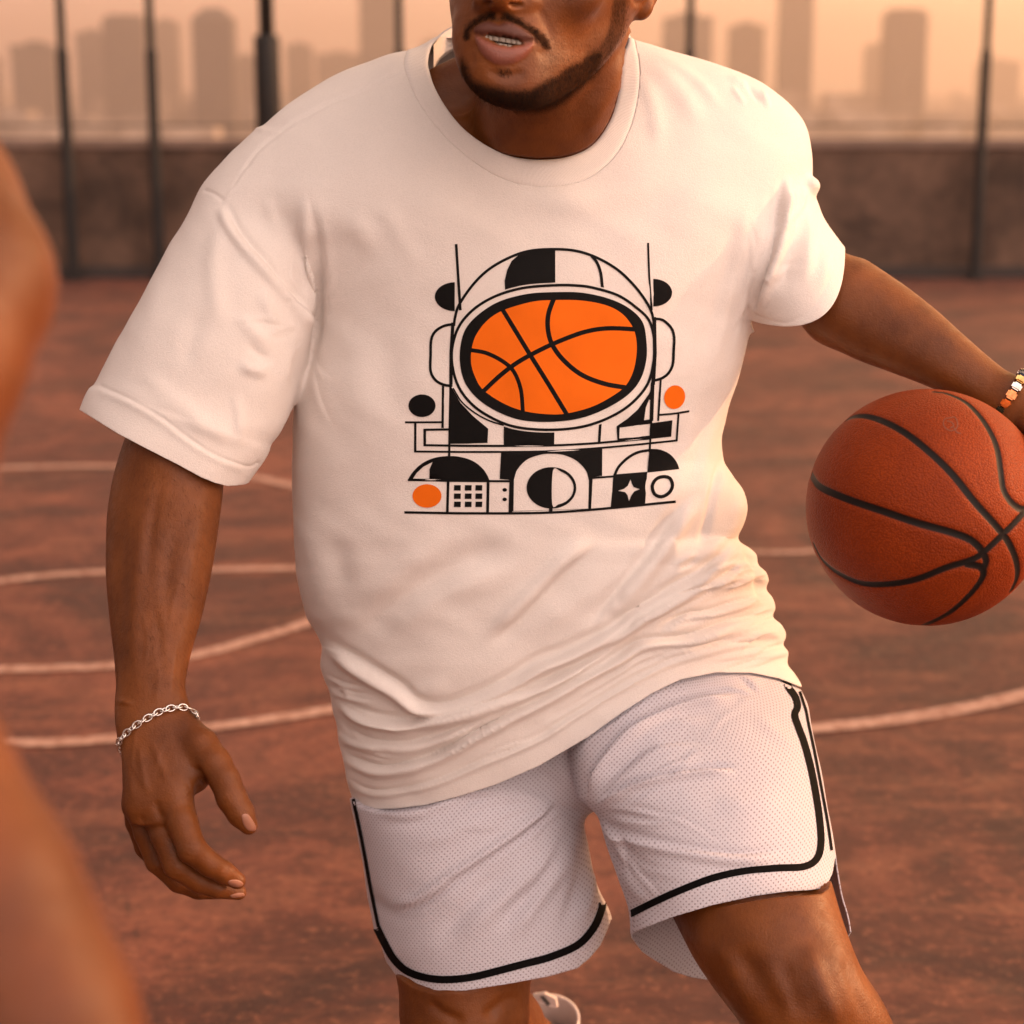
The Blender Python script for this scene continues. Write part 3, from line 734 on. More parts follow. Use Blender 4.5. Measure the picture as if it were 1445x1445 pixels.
# the body stays a few millimetres inside the clothes
def push(P, Q, fields, cov, gap):
    for it_ in range(3):
        N = vnormals(P, Q)
        v = None
        for f in fields:
            q = f(P[:, 0], P[:, 1], P[:, 2]); v = q if v is None else np.minimum(v, q)
        e = np.clip(v+gap, 0, .06)*cov
        P = P-N*np.minimum(e, .02)[:, None]
    return P
nk = np.clip((-polysd(xb_, yb_, catmull(neck_in, 6, True)))/14, 0, 1)*(yb_ > 45)
nk = np.where((PB[:, 2] < 1.90) & (yb_ < 160), 0, nk)
d_, t_, sg_ = polydist(xb_, yb_, hl); onarm = (xb_ < 380) & (yb_ > 480)
cvs = nk*np.where(onarm, np.clip(-sg_*d_/10, 0, 1), 1)*(yb_ < np.interp(xb_, [q[0] for q in hem], [q[1] for q in hem])-4)
tR_ = (xb_-oR[0])*.578+(yb_-oR[1])*.816
sR0_ = (xb_-oR[0])*.816-(yb_-oR[1])*.578; q0_ = (sR0_-3)/84
cvs = cvs*np.where(xb_ > 1060, np.clip((243-np.where(q0_ > 0, 62, 52)*np.clip(np.abs(q0_), 0, 1.2)**2-tR_)/16, 0, 1), 1)
PB = push(PB, QB, [p_torso[0], p_sl[0], p_sr[0]], cvs, .007)
it_ = lambda h, x: np.interp(x, [q[0] for q in h], [q[1] for q in h])
gl_ = q_l[0](PB[:, 0], PB[:, 1], PB[:, 2]); gr_ = q_r[0](PB[:, 0], PB[:, 1], PB[:, 2])
cvh = np.where(gr_ < gl_, np.clip((it_(hemRf, xb_)+3-yb_)/8, 0, 1), np.clip((it_(hemL, xb_)-yb_)/14, 0, 1))*(yb_ > 1020)*(xb_ > 440)
PB = push(PB, QB, [q_l[0], q_c[0], q_r[0]], cvh, .008+.012*sstep(1250, 1185, yb_))
xb_, yb_ = px(PB); headm = (yb_ < 175)
PB = smooth(PB, QB, 3, .5, np.where(headm & (yb_ < 30) & (yb_ > -20), .3, 1.0)); PB = smooth(PB, QB, 14, .5, sstep(18, 34, yb_)*(yb_ < 175)*(PB[:, 2] < 1.86)*(xb_ < 872))
NB = vnormals(PB, QB)
fm = ((yb_ < 170) & (PB[:, 2] < 1.86)).astype(float)
mouth_up = [(668.5, 43), (674, 36), (687, 30), (697, 32), (704, 34.5), (711, 31.5), (719, 31), (733, 37), (746, 46), (755, 55), (745, 58), (730, 57), (712, 52), (695, 49.5), (682, 50), (673, 48)]
mouth_lo = [(671, 51), (684, 56), (700, 63), (715, 66), (732, 65), (745, 61), (754, 58), (751, 68), (742, 79), (728, 88), (712, 91.5), (697, 89), (684, 80), (676, 68)]
PB = blob(PB, NB, mouth_up, 4.2, 9, fm); PB = blob(PB, NB, mouth_lo, 5.2, 14, fm); NB = vnormals(PB, QB)
gapc = 1.0
gap = [(686, 50), (700, 50.5), (716, 52.5), (730, 56.5), (744, 59), (734, 61.5), (720, 63.5), (706, 62), (694, 56.5)]
PB = blob(PB, NB, gap, -11, 4, fm)
PB = strokes(PB, NB, [([(669, 49), (690, 52)], 2.5, -1.5, 'r', .05), ([(738, 60), (757, 57)], 2.5, -1.5, 'r', .05),
   ([(704, 12), (704, 32)], 4.5, -1.2, 'r', .3), ([(683, 100), (700, 104), (722, 107), (745, 100)], 7, -2.2, 'r'), ([(748, 0), (765, 22), (776, 48), (778, 70)], 7, -1.6, 'r', .4),
   ([(668, 58), (664, 75), (668, 95)], 6, -1.3, 'r'), ([(764, 64), (768, 74), (764, 86)], 10, -1.0, 'r', .45),
   ([(650, -98), (672, -102)], 17, -6, 'r', .2), ([(730, -100), (775, -94)], 17, -7, 'r', .2), ([(645, -135), (690, -140), (740, -140), (790, -128)], 12, 3, 'r', .3), ([(880, 60), (868, 110), (845, 160), (815, 205)], 13, 3.6, 'r', .3), ([(850, 80), (838, 120), (815, 160), (790, 195)], 14, -3.0, 'r', .4), ([(690, 165), (700, 190), (720, 215)], 14, 1.6, 'r', .4), ([(896, 6), (906, 4), (916, -12), (915, -35)], 6, -3.5, 'r', .2), ([(903, 12), (897, 0), (893, -20)], 5, -2.5, 'r', .2)], fm if False else (yb_ < 225).astype(float))
PB = blob(PB, NB, [(683, 3), (692, 2), (696, 6), (690, 9), (684, 8)], -5, 3, fm); PB = blob(PB, NB, [(718, 5), (732, 4), (740, 7), (733, 12), (722, 11)], -6, 3, fm)
armL = ((xb_ < 380) & (yb_ > 560) & (yb_ < 1290) & (PB[:, 2] < 2.05)).astype(float)
PB = strokes(PB, NB, [
  ([(240, 1110), (225, 1075), (213, 1040)], 5, .9, 'r', .3), ([(212, 1130), (200, 1085), (196, 1045)], 5, .8, 'r', .3), ([(189, 1135), (183, 1095), (182, 1060)], 5, .7, 'r', .3),
  ([(226, 1128), (222, 1140), (230, 1160)], 5, -1.6, 'r', .3), ([(199, 1150), (203, 1165)], 4, -1.2, 'r', .3),
  ([(262, 1196), (270, 1203), (280, 1200)], 2.2, -.5, 'r'), ([(258, 1203), (268, 1209), (278, 1208)], 2.2, -.45, 'r'), ([(260, 1190), (272, 1193), (281, 1190)], 2.2, -.4, 'r'),
  ([(240, 1223), (248, 1230), (258, 1228)], 2.2, -.45, 'r'), ([(238, 1231), (248, 1237), (258, 1236)], 2.2, -.4, 'r'),
  ([(318, 1122), (330, 1117), (343, 1122)], 2.2, -.6, 'r'), ([(320, 1129), (331, 1124), (345, 1128)], 2.2, -.6, 'r'), ([(321, 1135), (332, 1131), (345, 1134)], 2, -.4, 'r'),
  ([(276, 1080), (285, 1098), (293, 1111)], 4, -2.5, 'r', .3), ([(264, 1118), (272, 1122), (280, 1121)], 2, -.5), ([(258, 1100), (265, 1108), (270, 1118)], 2, -.4),
  ([(196, 1000), (190, 1040), (188, 1075), (196, 1100)], 3, .5, 'r', .3), ([(186, 1075), (196, 1098), (210, 1110)], 2.4, .4, 'r', .3), ([(235, 1040), (222, 1070), (216, 1100)], 2.4, .35, 'r', .3),
  ([(205, 700), (195, 800), (188, 900), (192, 980)], 12, 1.6, 'r', .3), ([(280, 700), (270, 780), (250, 860)], 12, 1.4, 'r', .4), ([(232, 660), (215, 740), (206, 830)], 7, -1.0, 'r', .4), ([(176, 700), (170, 800), (176, 900)], 8, -.8, 'r', .4), ([(250, 900), (243, 950), (240, 990)], 4, .7, 'r', .3), ([(222, 930), (224, 965), (216, 1000)], 3, .5, 'r', .3), ([(200, 860), (208, 900), (203, 950)], 2.6, .45, 'r', .3), ([(260, 800), (245, 850), (240, 900)], 2.6, .4, 'r', .3), ([(255, 720), (238, 800), (230, 880)], 10, -1.4, 'r', .4), ([(215, 840), (225, 900), (228, 960)], 6, -.7, 'r', .4), ([(178, 985), (176, 997)], 9, 2.0, 'r', .5)], armL, 1.5)
legm = (yb_ > 1200).astype(float)
PB = strokes(PB, NB, [([(1030, 1330), (1060, 1370), (1090, 1420), (1100, 1460)], 18, -5, 'r', .3), ([(1140, 1320), (1150, 1370), (1175, 1430), (1190, 1470)], 14, 4.5, 'r', .35), ([(1095, 1340), (1115, 1390), (1135, 1450)], 14, -3, 'r', .35),
   ([(1185, 1330), (1205, 1390), (1225, 1450)], 10, -2.5, 'r', .35), ([(1000, 1320), (1030, 1360), (1060, 1430)], 12, 3, 'r', .3),
   ([(600, 1410), (625, 1430), (660, 1445)], 8, -4, 'r', .3), ([(680, 1440), (710, 1415), (735, 1405)], 8, -4, 'r', .3)], legm)
PB = smooth(PB, QB, 1, .3); NB = vnormals(PB, QB)
xb_, yb_ = px(PB)
def amask(poly, soft, cond):
    return np.clip(polysd(xb_, yb_, catmull(poly, 3, True))/soft+.5, 0, 1)*cond
facing = (PB[:, 2] < 1.90) & (yb_ < 180)
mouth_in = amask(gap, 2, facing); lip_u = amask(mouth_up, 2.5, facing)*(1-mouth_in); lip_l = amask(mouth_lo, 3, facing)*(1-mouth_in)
must = amask([(652, 58), (655, 42), (667, 28), (684, 18), (699, 14), (703, 23), (710, 14), (724, 18), (742, 30), (759, 40), (772, 52), (779, 68), (768, 72), (756, 58), (743, 46), (728, 37), (712, 31), (700, 34), (688, 29), (675, 35), (666, 44), (662, 58)], 12, facing)*.62
goat = amask([(650, 84), (657, 90), (664, 108), (676, 117), (700, 123), (728, 129), (752, 126), (772, 113), (785, 109), (800, 95), (820, 86), (838, 72), (852, 76), (842, 104), (814, 130), (793, 147), (762, 159), (714, 159), (682, 150), (660, 132), (648, 104)], 30, facing)
side = amask([(838, 76), (850, 55), (858, 30), (862, 0), (866, -60), (886, -60), (886, 20), (880, 50), (862, 82), (842, 100)], 12, facing)*.55
soul = amask([(700, 95), (722, 96), (716, 108), (705, 107)], 7, facing)*.35
stub = np.maximum(amask([(768, 62), (782, 66), (800, 70), (830, 62), (848, 40), (866, 10), (880, 40), (850, 84), (800, 112), (764, 122), (752, 104), (764, 88)], 26, facing)*.34, amask([(650, 60), (660, 62), (662, 80), (668, 100), (655, 96)], 10, facing)*.3)
under = amask([(690, 150), (780, 150), (830, 118), (850, 110), (846, 140), (800, 180), (730, 185), (690, 172)], 24, facing)*.33
beard = np.maximum.reduce([must, goat, side, soul, stub, under])
palm = np.zeros(len(PB))
HAIR = (yb_ < -195) | ((PB[:, 2] > 1.855) & (yb_ < -95)) | ((xb_ > 925) & (yb_ < -60) & (PB[:, 2] > 1.87))
lo_nail = np.zeros(len(PB))

# skin
def skin(name, base, dark, rough=.47):
    t = NT(name); o = t.obj(); n = t.noise(14, 5, .6, o); n2 = t.noise(300, 3, .65, o); n3 = t.noise(85, 4, .6, o)
    c = t.ramp(n, [(.3, dark), (.7, base)]); c = t.mix(t.ramp(n3, [(.52, 0), (.85, .2)]), c, tuple(q*.5 for q in dark))
    lu = t.attr('lip_upper'); ll = t.attr('lip_lower'); be = t.ramp(t.math('SUBTRACT', t.math('MULTIPLY', t.attr('beard'), 1.25), t.math('MULTIPLY', t.noise(1100, 3, .8, o), .75)), [(.0, 0.), (.45, 1.)]); ha = t.attr('hairline')
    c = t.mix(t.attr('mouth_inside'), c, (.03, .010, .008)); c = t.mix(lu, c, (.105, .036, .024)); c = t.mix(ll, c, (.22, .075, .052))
    c = t.mix(t.math('MULTIPLY', be, .78), c, (.022, .014, .010)); c = t.mix(ha, c, (.012, .009, .008))
    t.color(c); vv = t.new('ShaderNodeTexVoronoi', i_Scale=520.); t.link(o, vv.inputs['Vector'])
    h = t.math('ADD', t.math('MULTIPLY', vv.outputs['Distance'], .6), t.math('MULTIPLY', n2, .8))
    h = t.math('ADD', h, t.math('MULTIPLY', n3, 1.4)); t.bump(h, .42, .0008)
    r = t.math('SUBTRACT', t.ramp(n3, [(.3, rough-.07), (.7, rough+.1)]), t.math('MULTIPLY', ll, .16)); r = t.math('ADD', r, t.math('MULTIPLY', be, .3)); t.link(r, t.b.inputs['Roughness'])
    t.b.inputs['Subsurface Weight'].default_value = .05; t.b.inputs['Subsurface Radius'].default_value = (.012, .004, .002); t.b.inputs['Subsurface Scale'].default_value = .6
    t.link(t.math('MULTIPLY', t.math('SUBTRACT', 1.0, be), .30), t.b.inputs['Specular IOR Level'])
    return t.m
M_SKIN = skin('player_skin', (.20, .0585, .0105), (.100, .0265, .005))
pl = empty('person', (.02, 2.05, 0), 'player in cream t-shirt and white mesh shorts, leaning forward while dribbling a ball', 'person')
body = mesh_obj('body', PB, QB, M_SKIN, pl, attrs={'lip_upper': lip_u, 'lip_lower': lip_l, 'beard': beard, 'hairline': HAIR.astype(float), 'mouth_inside': mouth_in})
BVB = BVHTree.FromPolygons([tuple(p) for p in PB[::1]], [tuple(q) for q in QB.tolist()])
def hit(bvh, x, y, dmin=.3):
    d = cam(x, y, 1.0); r = bvh.ray_cast(Vector((0, 0, 0)), Vector(d).normalized())
    return (np.array(r[0]), np.array(r[1])) if r[0] is not None else (None, None)
# hair strands of the beard
def strands(name, regions, parent, mat, seed=1):
    rs = np.random.default_rng(seed); V = []; T_ = []
    for poly, cnt, length, dirx, diry, thick in regions:
        C = catmull(poly, 4, True); x0, y0 = C.min(0)[:2]; x1, y1 = C.max(0)[:2]; n = 0
        cxs = rs.uniform(x0, x1, cnt*6); cys = rs.uniform(y0, y1, cnt*6); ss = polysd_(cxs, cys, C)
        okk = np.nonzero((ss > -3) & (rs.random(cnt*6) < np.clip((ss+3)/7, .08, 1)))[0]
        for ci in okk:
            if n >= cnt: break
            x, y = cxs[ci], cys[ci]
            p, nr = hit(BVB, x, y)
            if p is None or p[2] > 2.0: continue
            if nr@p > 0: nr = -nr
            n += 1
            dx, dy = (dirx(x, y) if callable(dirx) else dirx), (diry(x, y) if callable(diry) else diry)
            t = np.array([dx+rs.normal(0, .45), dy+rs.normal(0, .45), 0.]); t = t-nr*(t@nr); t /= np.linalg.norm(t)+1e-9
            l = length*rs.uniform(.6, 1.3); c = rs.normal(0, .5); sdv = np.cross(t, nr)
            pts = [p-nr*-.0002+0*t]; d = t*.75+nr*.65; q = p.copy()
            for k in range(3):
                q = q+d*l/3; pts.append(q.copy()); d = d*.8+t*.35+sdv*c*.35-nr*.12; d /= np.linalg.norm(d)
            for k in range(4):
                r_ = thick*(1-k/3.6)
                for a in range(3):
                    an = a*2.094; V.append(pts[k]+(sdv*math.cos(an)+nr*math.sin(an))*r_)
            b0 = len(V)-12
            for k in range(3):
                for a in range(3):
                    T_.append((b0+k*3+a, b0+k*3+(a+1) % 3, b0+k*3+3+(a+1) % 3, b0+k*3+3+a))
    return mesh_obj(name, np.array(V), np.array(T_), mat, parent)
M_HAIR = simple('black_hair', (.012, .008, .006), .9, var=.3); [q for q in M_HAIR.node_tree.nodes if q.bl_idname == 'ShaderNodeBsdfPrincipled'][0].inputs['Specular IOR Level'].default_value = .08
dn = lambda x, y: 1.0
strands('beard', [
 ([(656, 52), (657, 40), (668, 27), (684, 18), (698, 15), (700, 24), (688, 27), (675, 33), (666, 42), (662, 56)], 420, .0042, -.7, .8, .00012),
 ([(707, 17), (722, 19), (740, 31), (757, 41), (770, 52), (776, 66), (768, 68), (758, 58), (744, 44), (728, 34), (710, 28)], 520, .0044, .9, .7, .00012),
 ([(652, 88), (657, 92), (664, 108), (676, 118), (700, 124), (728, 128), (752, 124), (772, 112), (800, 96), (820, 86), (838, 72), (850, 78), (842, 102), (812, 127), (790, 143), (760, 154), (715, 155), (685, 147), (662, 130), (652, 104)], 2400, .0050, .1, 1., .00012),
 ([(838, 76), (850, 55), (862, 30), (868, 0), (888, 0), (886, 30), (880, 52), (862, 82), (842, 100)], 700, .0035, -.2, 1., .00011),
 ([(701, 96), (722, 97), (716, 107), (705, 106)], 70, .004, 0, 1., .00012),
 ([(790, 20), (850, 20), (840, 70), (800, 90), (780, 60)], 260, .0022, 0, 1., .00009), ([(764, 70), (800, 80), (840, 60), (850, 80), (800, 115), (765, 122)], 300, .0024, 0, 1., .00009), ([(700, 155), (790, 150), (835, 122), (800, 175), (730, 180)], 260, .0024, .2, 1., .00009)], pl, M_HAIR, 3)
# fine arm hair
strands('arm_hair', [([(165, 650), (300, 700), (290, 800), (270, 900), (255, 970), (172, 960), (160, 850), (156, 740)], 1000, .0075, .25, 1., .00007)], pl, M_HAIR, 5)
ZT_ = [hit(BVB, 694, 44)[0][2], hit(BVB, 712, 46)[0][2], hit(BVB, 738, 52)[0][2]]
# teeth
M_TEETH = NT('teeth_enamel'); M_TEETH.set(**{'Base Color': (.25, .195, .15, 1), 'Roughness': .25}); M_TEETH = M_TEETH.m
def teethrow(y0, dy, hpx, xs, name):
    V = []; Q = []
    for i in range(len(xs)-1):
        xa, xc = xs[i]+.25, xs[i+1]-.25; sl_ = .16
        for (xx, k) in ((xa, 0), ((xa+xc)/2, 1), (xc, 0)):
            for yy in (0, .5, 1):
                u = (xx-712)/40; p = cam(xx, y0+(xx-695)*sl_+yy*hpx, np.interp(xx, [694, 712, 738], ZT_)+.0045+(.0012 if not k else 0)+(.0006 if yy != .5 else 0))
                V.append(p)
        b0 = len(V)-9
        for a in range(2):
            for c in range(2): Q.append((b0+a*3+c, b0+a*3+c+1, b0+a*3+c+4, b0+a*3+c+3))
    return mesh_obj(name, np.array(V), np.array(Q), M_TEETH, pl)
teethrow(50.8, 0, 6.2, [684, 689, 695, 704, 713, 721, 728, 736], 'upper_teeth'); teethrow(59.5, 0, 6, [690, 696, 702, 709, 716, 723, 730, 737], 'lower_teeth')
# eyes and brows (above the frame, seen only from other positions)
M_EYE = simple('eye_white', (.34, .29, .25), .2, var=.03); M_IRIS = simple('dark_iris', (.02, .01, .006), .1)
import bmesh
for ex, ey in ((664, -98), (750, -92)):
    p, nr = hit(BVB, ex, ey); vdir = p/np.linalg.norm(p)
    if nr@p > 0: nr = -nr
    look = nr*.6-vdir*.4; look /= np.linalg.norm(look)
    for nm, c_, r_, m_ in (('eye', p-look*.0098, .0118, M_EYE), ('iris', p-look*.0098+look*.0058, .0068, M_IRIS)):
        q_ = bmesh.new(); bmesh.ops.create_icosphere(q_, subdivisions=3, radius=r_); V_ = np.array([v.co[:] for v in q_.verts])+c_; F_ = np.array([[v.index for v in f.verts] for f in q_.faces]); q_.free()
        mesh_obj(nm, V_, F_, m_, pl)
for bi_, br_ in enumerate([([(645, -128), (665, -136), (686, -130), (684, -124), (664, -129), (648, -122)], 260, .006, -.8, -.1, .00018), ([(718, -132), (750, -138), (785, -124), (786, -118), (750, -130), (720, -125)], 320, .006, .8, -.1, .00018)]): strands('eyebrow', [br_], pl, M_HAIR, 9+bi_)
# finger nails
M_NAIL = NT('nail_material'); M_NAIL.set(**{'Base Color': (.31, .135, .085, 1), 'Roughness': .36}); M_NAIL = M_NAIL.m
def nail(poly, lift=.0006):
    C = catmull(poly, 3, True); c = C.mean(0); V = []; pts = []
    rings = [0, .35, .7, .92, 1.]
    for k, r in enumerate(rings):
        for q in (C if k else [c]):
            p, nr = hit(BVB, *(c+(q-c)*r)[:2])
            if p is None: return
            if nr@p > 0: nr = -nr
            V.append(p+nr*(lift*(1.6-r) if r < 1 else -.0004))
    n = len(C); Fc = [(0, 1+i, 1+(i+1) % n) for i in range(n)]
    for k in range(3):
        for i in range(n): Fc.append((1+k*n+i, 1+(k+1)*n+i, 1+(k+1)*n+(i+1) % n, 1+k*n+(i+1) % n))
    mesh_obj('fingernail', np.array(V), Fc, M_NAIL, pl)
nail([(341, 1150), (349, 1148), (356, 1156), (362, 1168), (360, 1173), (350, 1172), (343, 1163)])
nail([(322, 1243), (330, 1241), (340, 1243), (344, 1248), (338, 1252), (328, 1251), (322, 1247)])
nail([(324, 1264), (334, 1260), (344, 1260), (346, 1264), (338, 1266), (328, 1267)])
print('body done', round(time.time()-T0, 1), flush=True)
# ================================================================ t-shirt
PS, QS = surface(sp, (-.62, -.54, 1.80), (.45, .42, 2.35), SHIRT_VS, 'shirt')
PS = smooth(PS, QS, 4, .5); NS = vnormals(PS, QS)
fv = [f(PS[:, 0], PS[:, 1], PS[:, 2]) for f, k in sp[:3]]
isL = (fv[1] < fv[0]-.002); isR = (fv[2] < fv[0])
xq_, yq_ = px(PS); tq_ = (xq_-oR[0])*.578+(yq_-oR[1])*.816; isR = isR | ((fv[0] > .0015) & (tq_ > 150) & (xq_ > 1040) & (yq_ < 520))
notL = 1.0*(~isL); 
SH = [
 # left shoulder, armhole and the deep tuck beside the sleeve
 ([(430, 262), (441, 300), (447, 345), (448, 400), (443, 460), (434, 525)], 13, 5.5, 's', .35),
 ([(419, 256), (438, 285), (452, 330), (458, 380), (456, 440)], 13, 3.0, 'r', .4),
 ([(316, 284), (338, 328), (374, 371), (411, 412), (433, 445), (440, 470)], 9, 3.4, 's', .12),
 ([(286, 268), (300, 272), (316, 284)], 2.5, -1.0, 'r', .1), ([(316, 284), (330, 262), (352, 232)], 4, .8, 'r', .3),
 ([(569, 100), (521, 123), (473, 142), (432, 164), (400, 184), (360, 218), (322, 272)], 2.6, -1.0, 'r', .06), ([(569, 94), (521, 116), (473, 135), (432, 156), (396, 176)], 6, .7, 'r', .1),
 ([(395, 300), (405, 340), (418, 380), (430, 415)], 9, 1.8, 'r', .4), ([(372, 270), (384, 310), (396, 350)], 9, 1.2, 'r', .4),
 # left sleeve
 ([(365, 406), (378, 435), (392, 470)], 9, 2.6, 'r', .4), ([(315, 303), (303, 370), (306, 424), (318, 470)], 14, 2.4, 'r', .3), ([(330, 440), (355, 466), (387, 496)], 10, 2.4, 'r', .4),
 ([(334, 512), (355, 522), (383, 527)], 8, 3.0, 'r', .4), ([(345, 480), (365, 500), (390, 512)], 8, -2.0, 'r', .4), ([(333, 549), (337, 580), (338, 612), (334, 640)], 8, 2.2, 'r', .4),
 ([(250, 577), (285, 600), (320, 615), (345, 620)], 12, 2.8, 'r', .4), ([(190, 520), (240, 560), (290, 585)], 14, 1.6, 'r', .4), ([(240, 380), (215, 440), (190, 500)], 22, 1.8, 'r', .4), ([(290, 420), (270, 480), (262, 540)], 16, -1.6, 'r', .4),
 ([(420, 430), (425, 480), (415, 540), (395, 590)], 9, -1.6, 'r', .4),
 # chest
 ([(495, 290), (512, 330), (530, 372)], 16, 1.6, 'r', .4), ([(527, 269), (562, 330), (600, 390)], 15, 1.4, 'r', .4), ([(470, 420), (500, 520), (510, 620)], 30, 2.0, 'r', .4), ([(540, 430), (548, 520), (545, 600)], 26, -1.8, 'r', .4),
 ([(650, 250), (760, 285), (880, 268), (960, 210)], 18, 1.4, 'r', .4), ([(700, 300), (800, 315), (920, 290), (1010, 230)], 22, -1.6, 'r', .4),
 ([(905, 75), (960, 130), (1000, 200)], 14, 1.6, 'r', .4), ([(912, 70), (980, 110), (1030, 170)], 8, 1.2, 'r', .4), ([(898, 90), (925, 160), (930, 230)], 12, 1.3, 'r', .4),
 # right shoulder and sleeve
 ([(1023, 108), (1045, 116), (1065, 128)], 5, 1.4, 'r', .4), ([(1048, 112), (1062, 130), (1074, 150)], 4, -1.6, 'r', .4), ([(1072, 124), (1080, 142), (1086, 158)], 4, 1.6, 'r', .4), ([(1030, 118), (1044, 138), (1052, 152)], 4, 1.2, 'r', .4),
 ([(1106, 243), (1102, 280), (1098, 320), (1090, 360), (1078, 400), (1060, 447)], 8, 5.0, 'S', .22),
 ([(1093, 262), (1090, 300), (1084, 340)], 9, -3.0, 'r', .4),
 ([(1092, 338), (1112, 316), (1130, 292), (1138, 262)], 4.5, 2.4, 'r', .2), ([(1114, 270), (1112, 290), (1100, 318)], 4, 2.2, 'r', .3), ([(1130, 300), (1112, 335), (1095, 372), (1078, 418)], 4.5, 2.4, 'r', .25),
 ([(1124, 262), (1122, 290), (1112, 318)], 3.5, 1.8, 'r', .3), ([(1141, 278), (1143, 320), (1138, 370), (1128, 408)], 9, 3.0, 'r', .35), ([(1126, 320), (1112, 370), (1100, 420)], 10, -2.6, 'r', .4), ([(1158, 330), (1165, 370), (1155, 410)], 8, 1.6, 'r', .4),
 ([(1059, 266), (1046, 349), (1020, 450), (1000, 560)], 12, 3.2, 'r', .35), ([(1075, 300), (1062, 370), (1045, 450), (1030, 520)], 9, 3.0, 'r', .35), ([(1040, 300), (1025, 400), (990, 520)], 14, -2.2, 'r', .4), ([(1020, 560), (1000, 620), (985, 700)], 10, 2.4, 'r', .4),
 ([(985, 560), (968, 640), (930, 740)], 16, 2.0, 'r', .4), ([(1068, 360), (1056, 420), (1040, 480)], 6, -2.4, 'r', .4),
 # belly
 ([(488, 910), (512, 888), (560, 852), (640, 800), (730, 765)], 22, -6.0, 'r', .25), ([(505, 850), (555, 816), (590, 790), (640, 760)], 20, 3.4, 'r', .4), ([(540, 900), (600, 850), (680, 815), (760, 790)], 20, 3.5, 'r', .4),
 ([(682, 916), (720, 885), (760, 845), (800, 805), (850, 765)], 14, 5.0, 'S', .3), ([(740, 905), (800, 860), (870, 800)], 18, 3.0, 'r', .4),
 ([(430, 700), (440, 780), (470, 860)], 22, 2.5, 'r', .4), ([(470, 740), (480, 800), (500, 850)], 20, -2.5, 'r', .4),
 ([(827, 896), (850, 860), (887, 818), (925, 770), (952, 728), (985, 690)], 14, 5.0, 's', .25), ([(884, 828), (870, 855), (845, 885)], 9, -3.0, 'r', .4),
 ([(1020, 642), (1008, 690), (995, 748), (984, 775)], 6, -3.4, 'r', .2), ([(1040, 680), (1040, 720), (1020, 760), (980, 800)], 12, 4.0, 'r', .3),
 ([(985, 776), (968, 788), (948, 800)], 4, 2.0, 'r', .4), ([(988, 786), (972, 797), (954, 806)], 3.5, -2.0, 'r', .4),
 # the great roll of cloth and the creases under it
 ([(453, 896), (495, 926), (559, 965), (604, 996), (661, 984), (718, 958), (760, 934), (801, 918), (855, 890), (903, 858), (951, 829), (1002, 797), (1040, 756)], 12, 7.0, 's', .10),
 ([(604, 1004), (661, 990), (718, 966), (760, 942)], 5, -4, 'r', .3),
 ([(478, 978), (500, 998), (540, 1013), (584, 1016), (647, 1004), (710, 983), (780, 956), (840, 925), (890, 893)], 9, 6.0, 's', .18),
 ([(474, 975), (486, 972), (500, 984)], 5, 3.0, 'r', .4),
 ([(471, 1044), (506, 1072), (548, 1082), (612, 1066), (665, 1036), (718, 1008), (770, 982), (824, 952), (871, 926), (905, 905), (967, 898), (1030, 880), (1091, 874)], 8, 6.0, 's', .14),
 ([(471, 1020), (490, 1034), (530, 1047), (584, 1048), (640, 1030), (690, 1008)], 7, 3.6, 's', .3),
 ([(486, 1092), (516, 1112), (552, 1115), (612, 1102), (682, 1074), (760, 1040), (800, 1014), (880, 966), (950, 930), (1030, 908), (1100, 905)], 5, 2.6, 's', .1),
 ([(840, 915), (880, 888), (903, 870), (938, 850), (983, 829), (1030, 806), (1062, 790)], 7, 4.6, 's', .25), ([(928, 888), (965, 868), (999, 862), (1046, 849), (1084, 838)], 6, 4.0, 's', .25), ([(800, 962), (850, 930), (920, 900)], 6, -3, 'r', .3),
 ([(1000, 838), (1030, 826), (1070, 818)], 6, 2.6, 'r', .3), ([(1030, 806), (1050, 800), (1072, 806)], 5, 2.6, 'r', .3), ([(1060, 900), (1080, 895), (1105, 897)], 4, 2.4, 'r', .3), ([(1048, 770), (1062, 790), (1070, 818), (1080, 850)], 6, -3, 'r', .2),
 ([(560, 985), (600, 975), (640, 960)], 12, 2, 'r', .4),
]
SH_sl = [([(139, 543), (180, 562), (225, 587), (265, 617), (302, 641), (346, 657), (366, 650)], 2.2, -1.3, 'r', .02), ([(136, 549), (178, 568), (222, 593), (262, 623), (300, 647), (345, 664)], 5, 1.0, 'r', .05)]
SH_sr = [([(1176, 348), (1174, 380), (1160, 415), (1140, 440), (1112, 455), (1080, 450), (1058, 440)], 2.0, -1.1, 'r', .05)]
waist = [[(478, 978), (500, 998), (540, 1013), (584, 1016), (647, 1004), (710, 983), (780, 956), (840, 925), (890, 893), (951, 860), (1010, 825), (1060, 790)],
 [(471, 1044), (506, 1072), (548, 1082), (612, 1066), (665, 1036), (718, 1008), (770, 982), (824, 952), (871, 926), (905, 905), (967, 898), (1030, 880), (1091, 860)],
 [(486, 1092), (516, 1112), (552, 1115), (612, 1102), (682, 1074), (760, 1040), (800, 1014), (880, 966), (950, 930), (1030, 908), (1100, 900)]]
rs_ = random.Random(11); fine = []
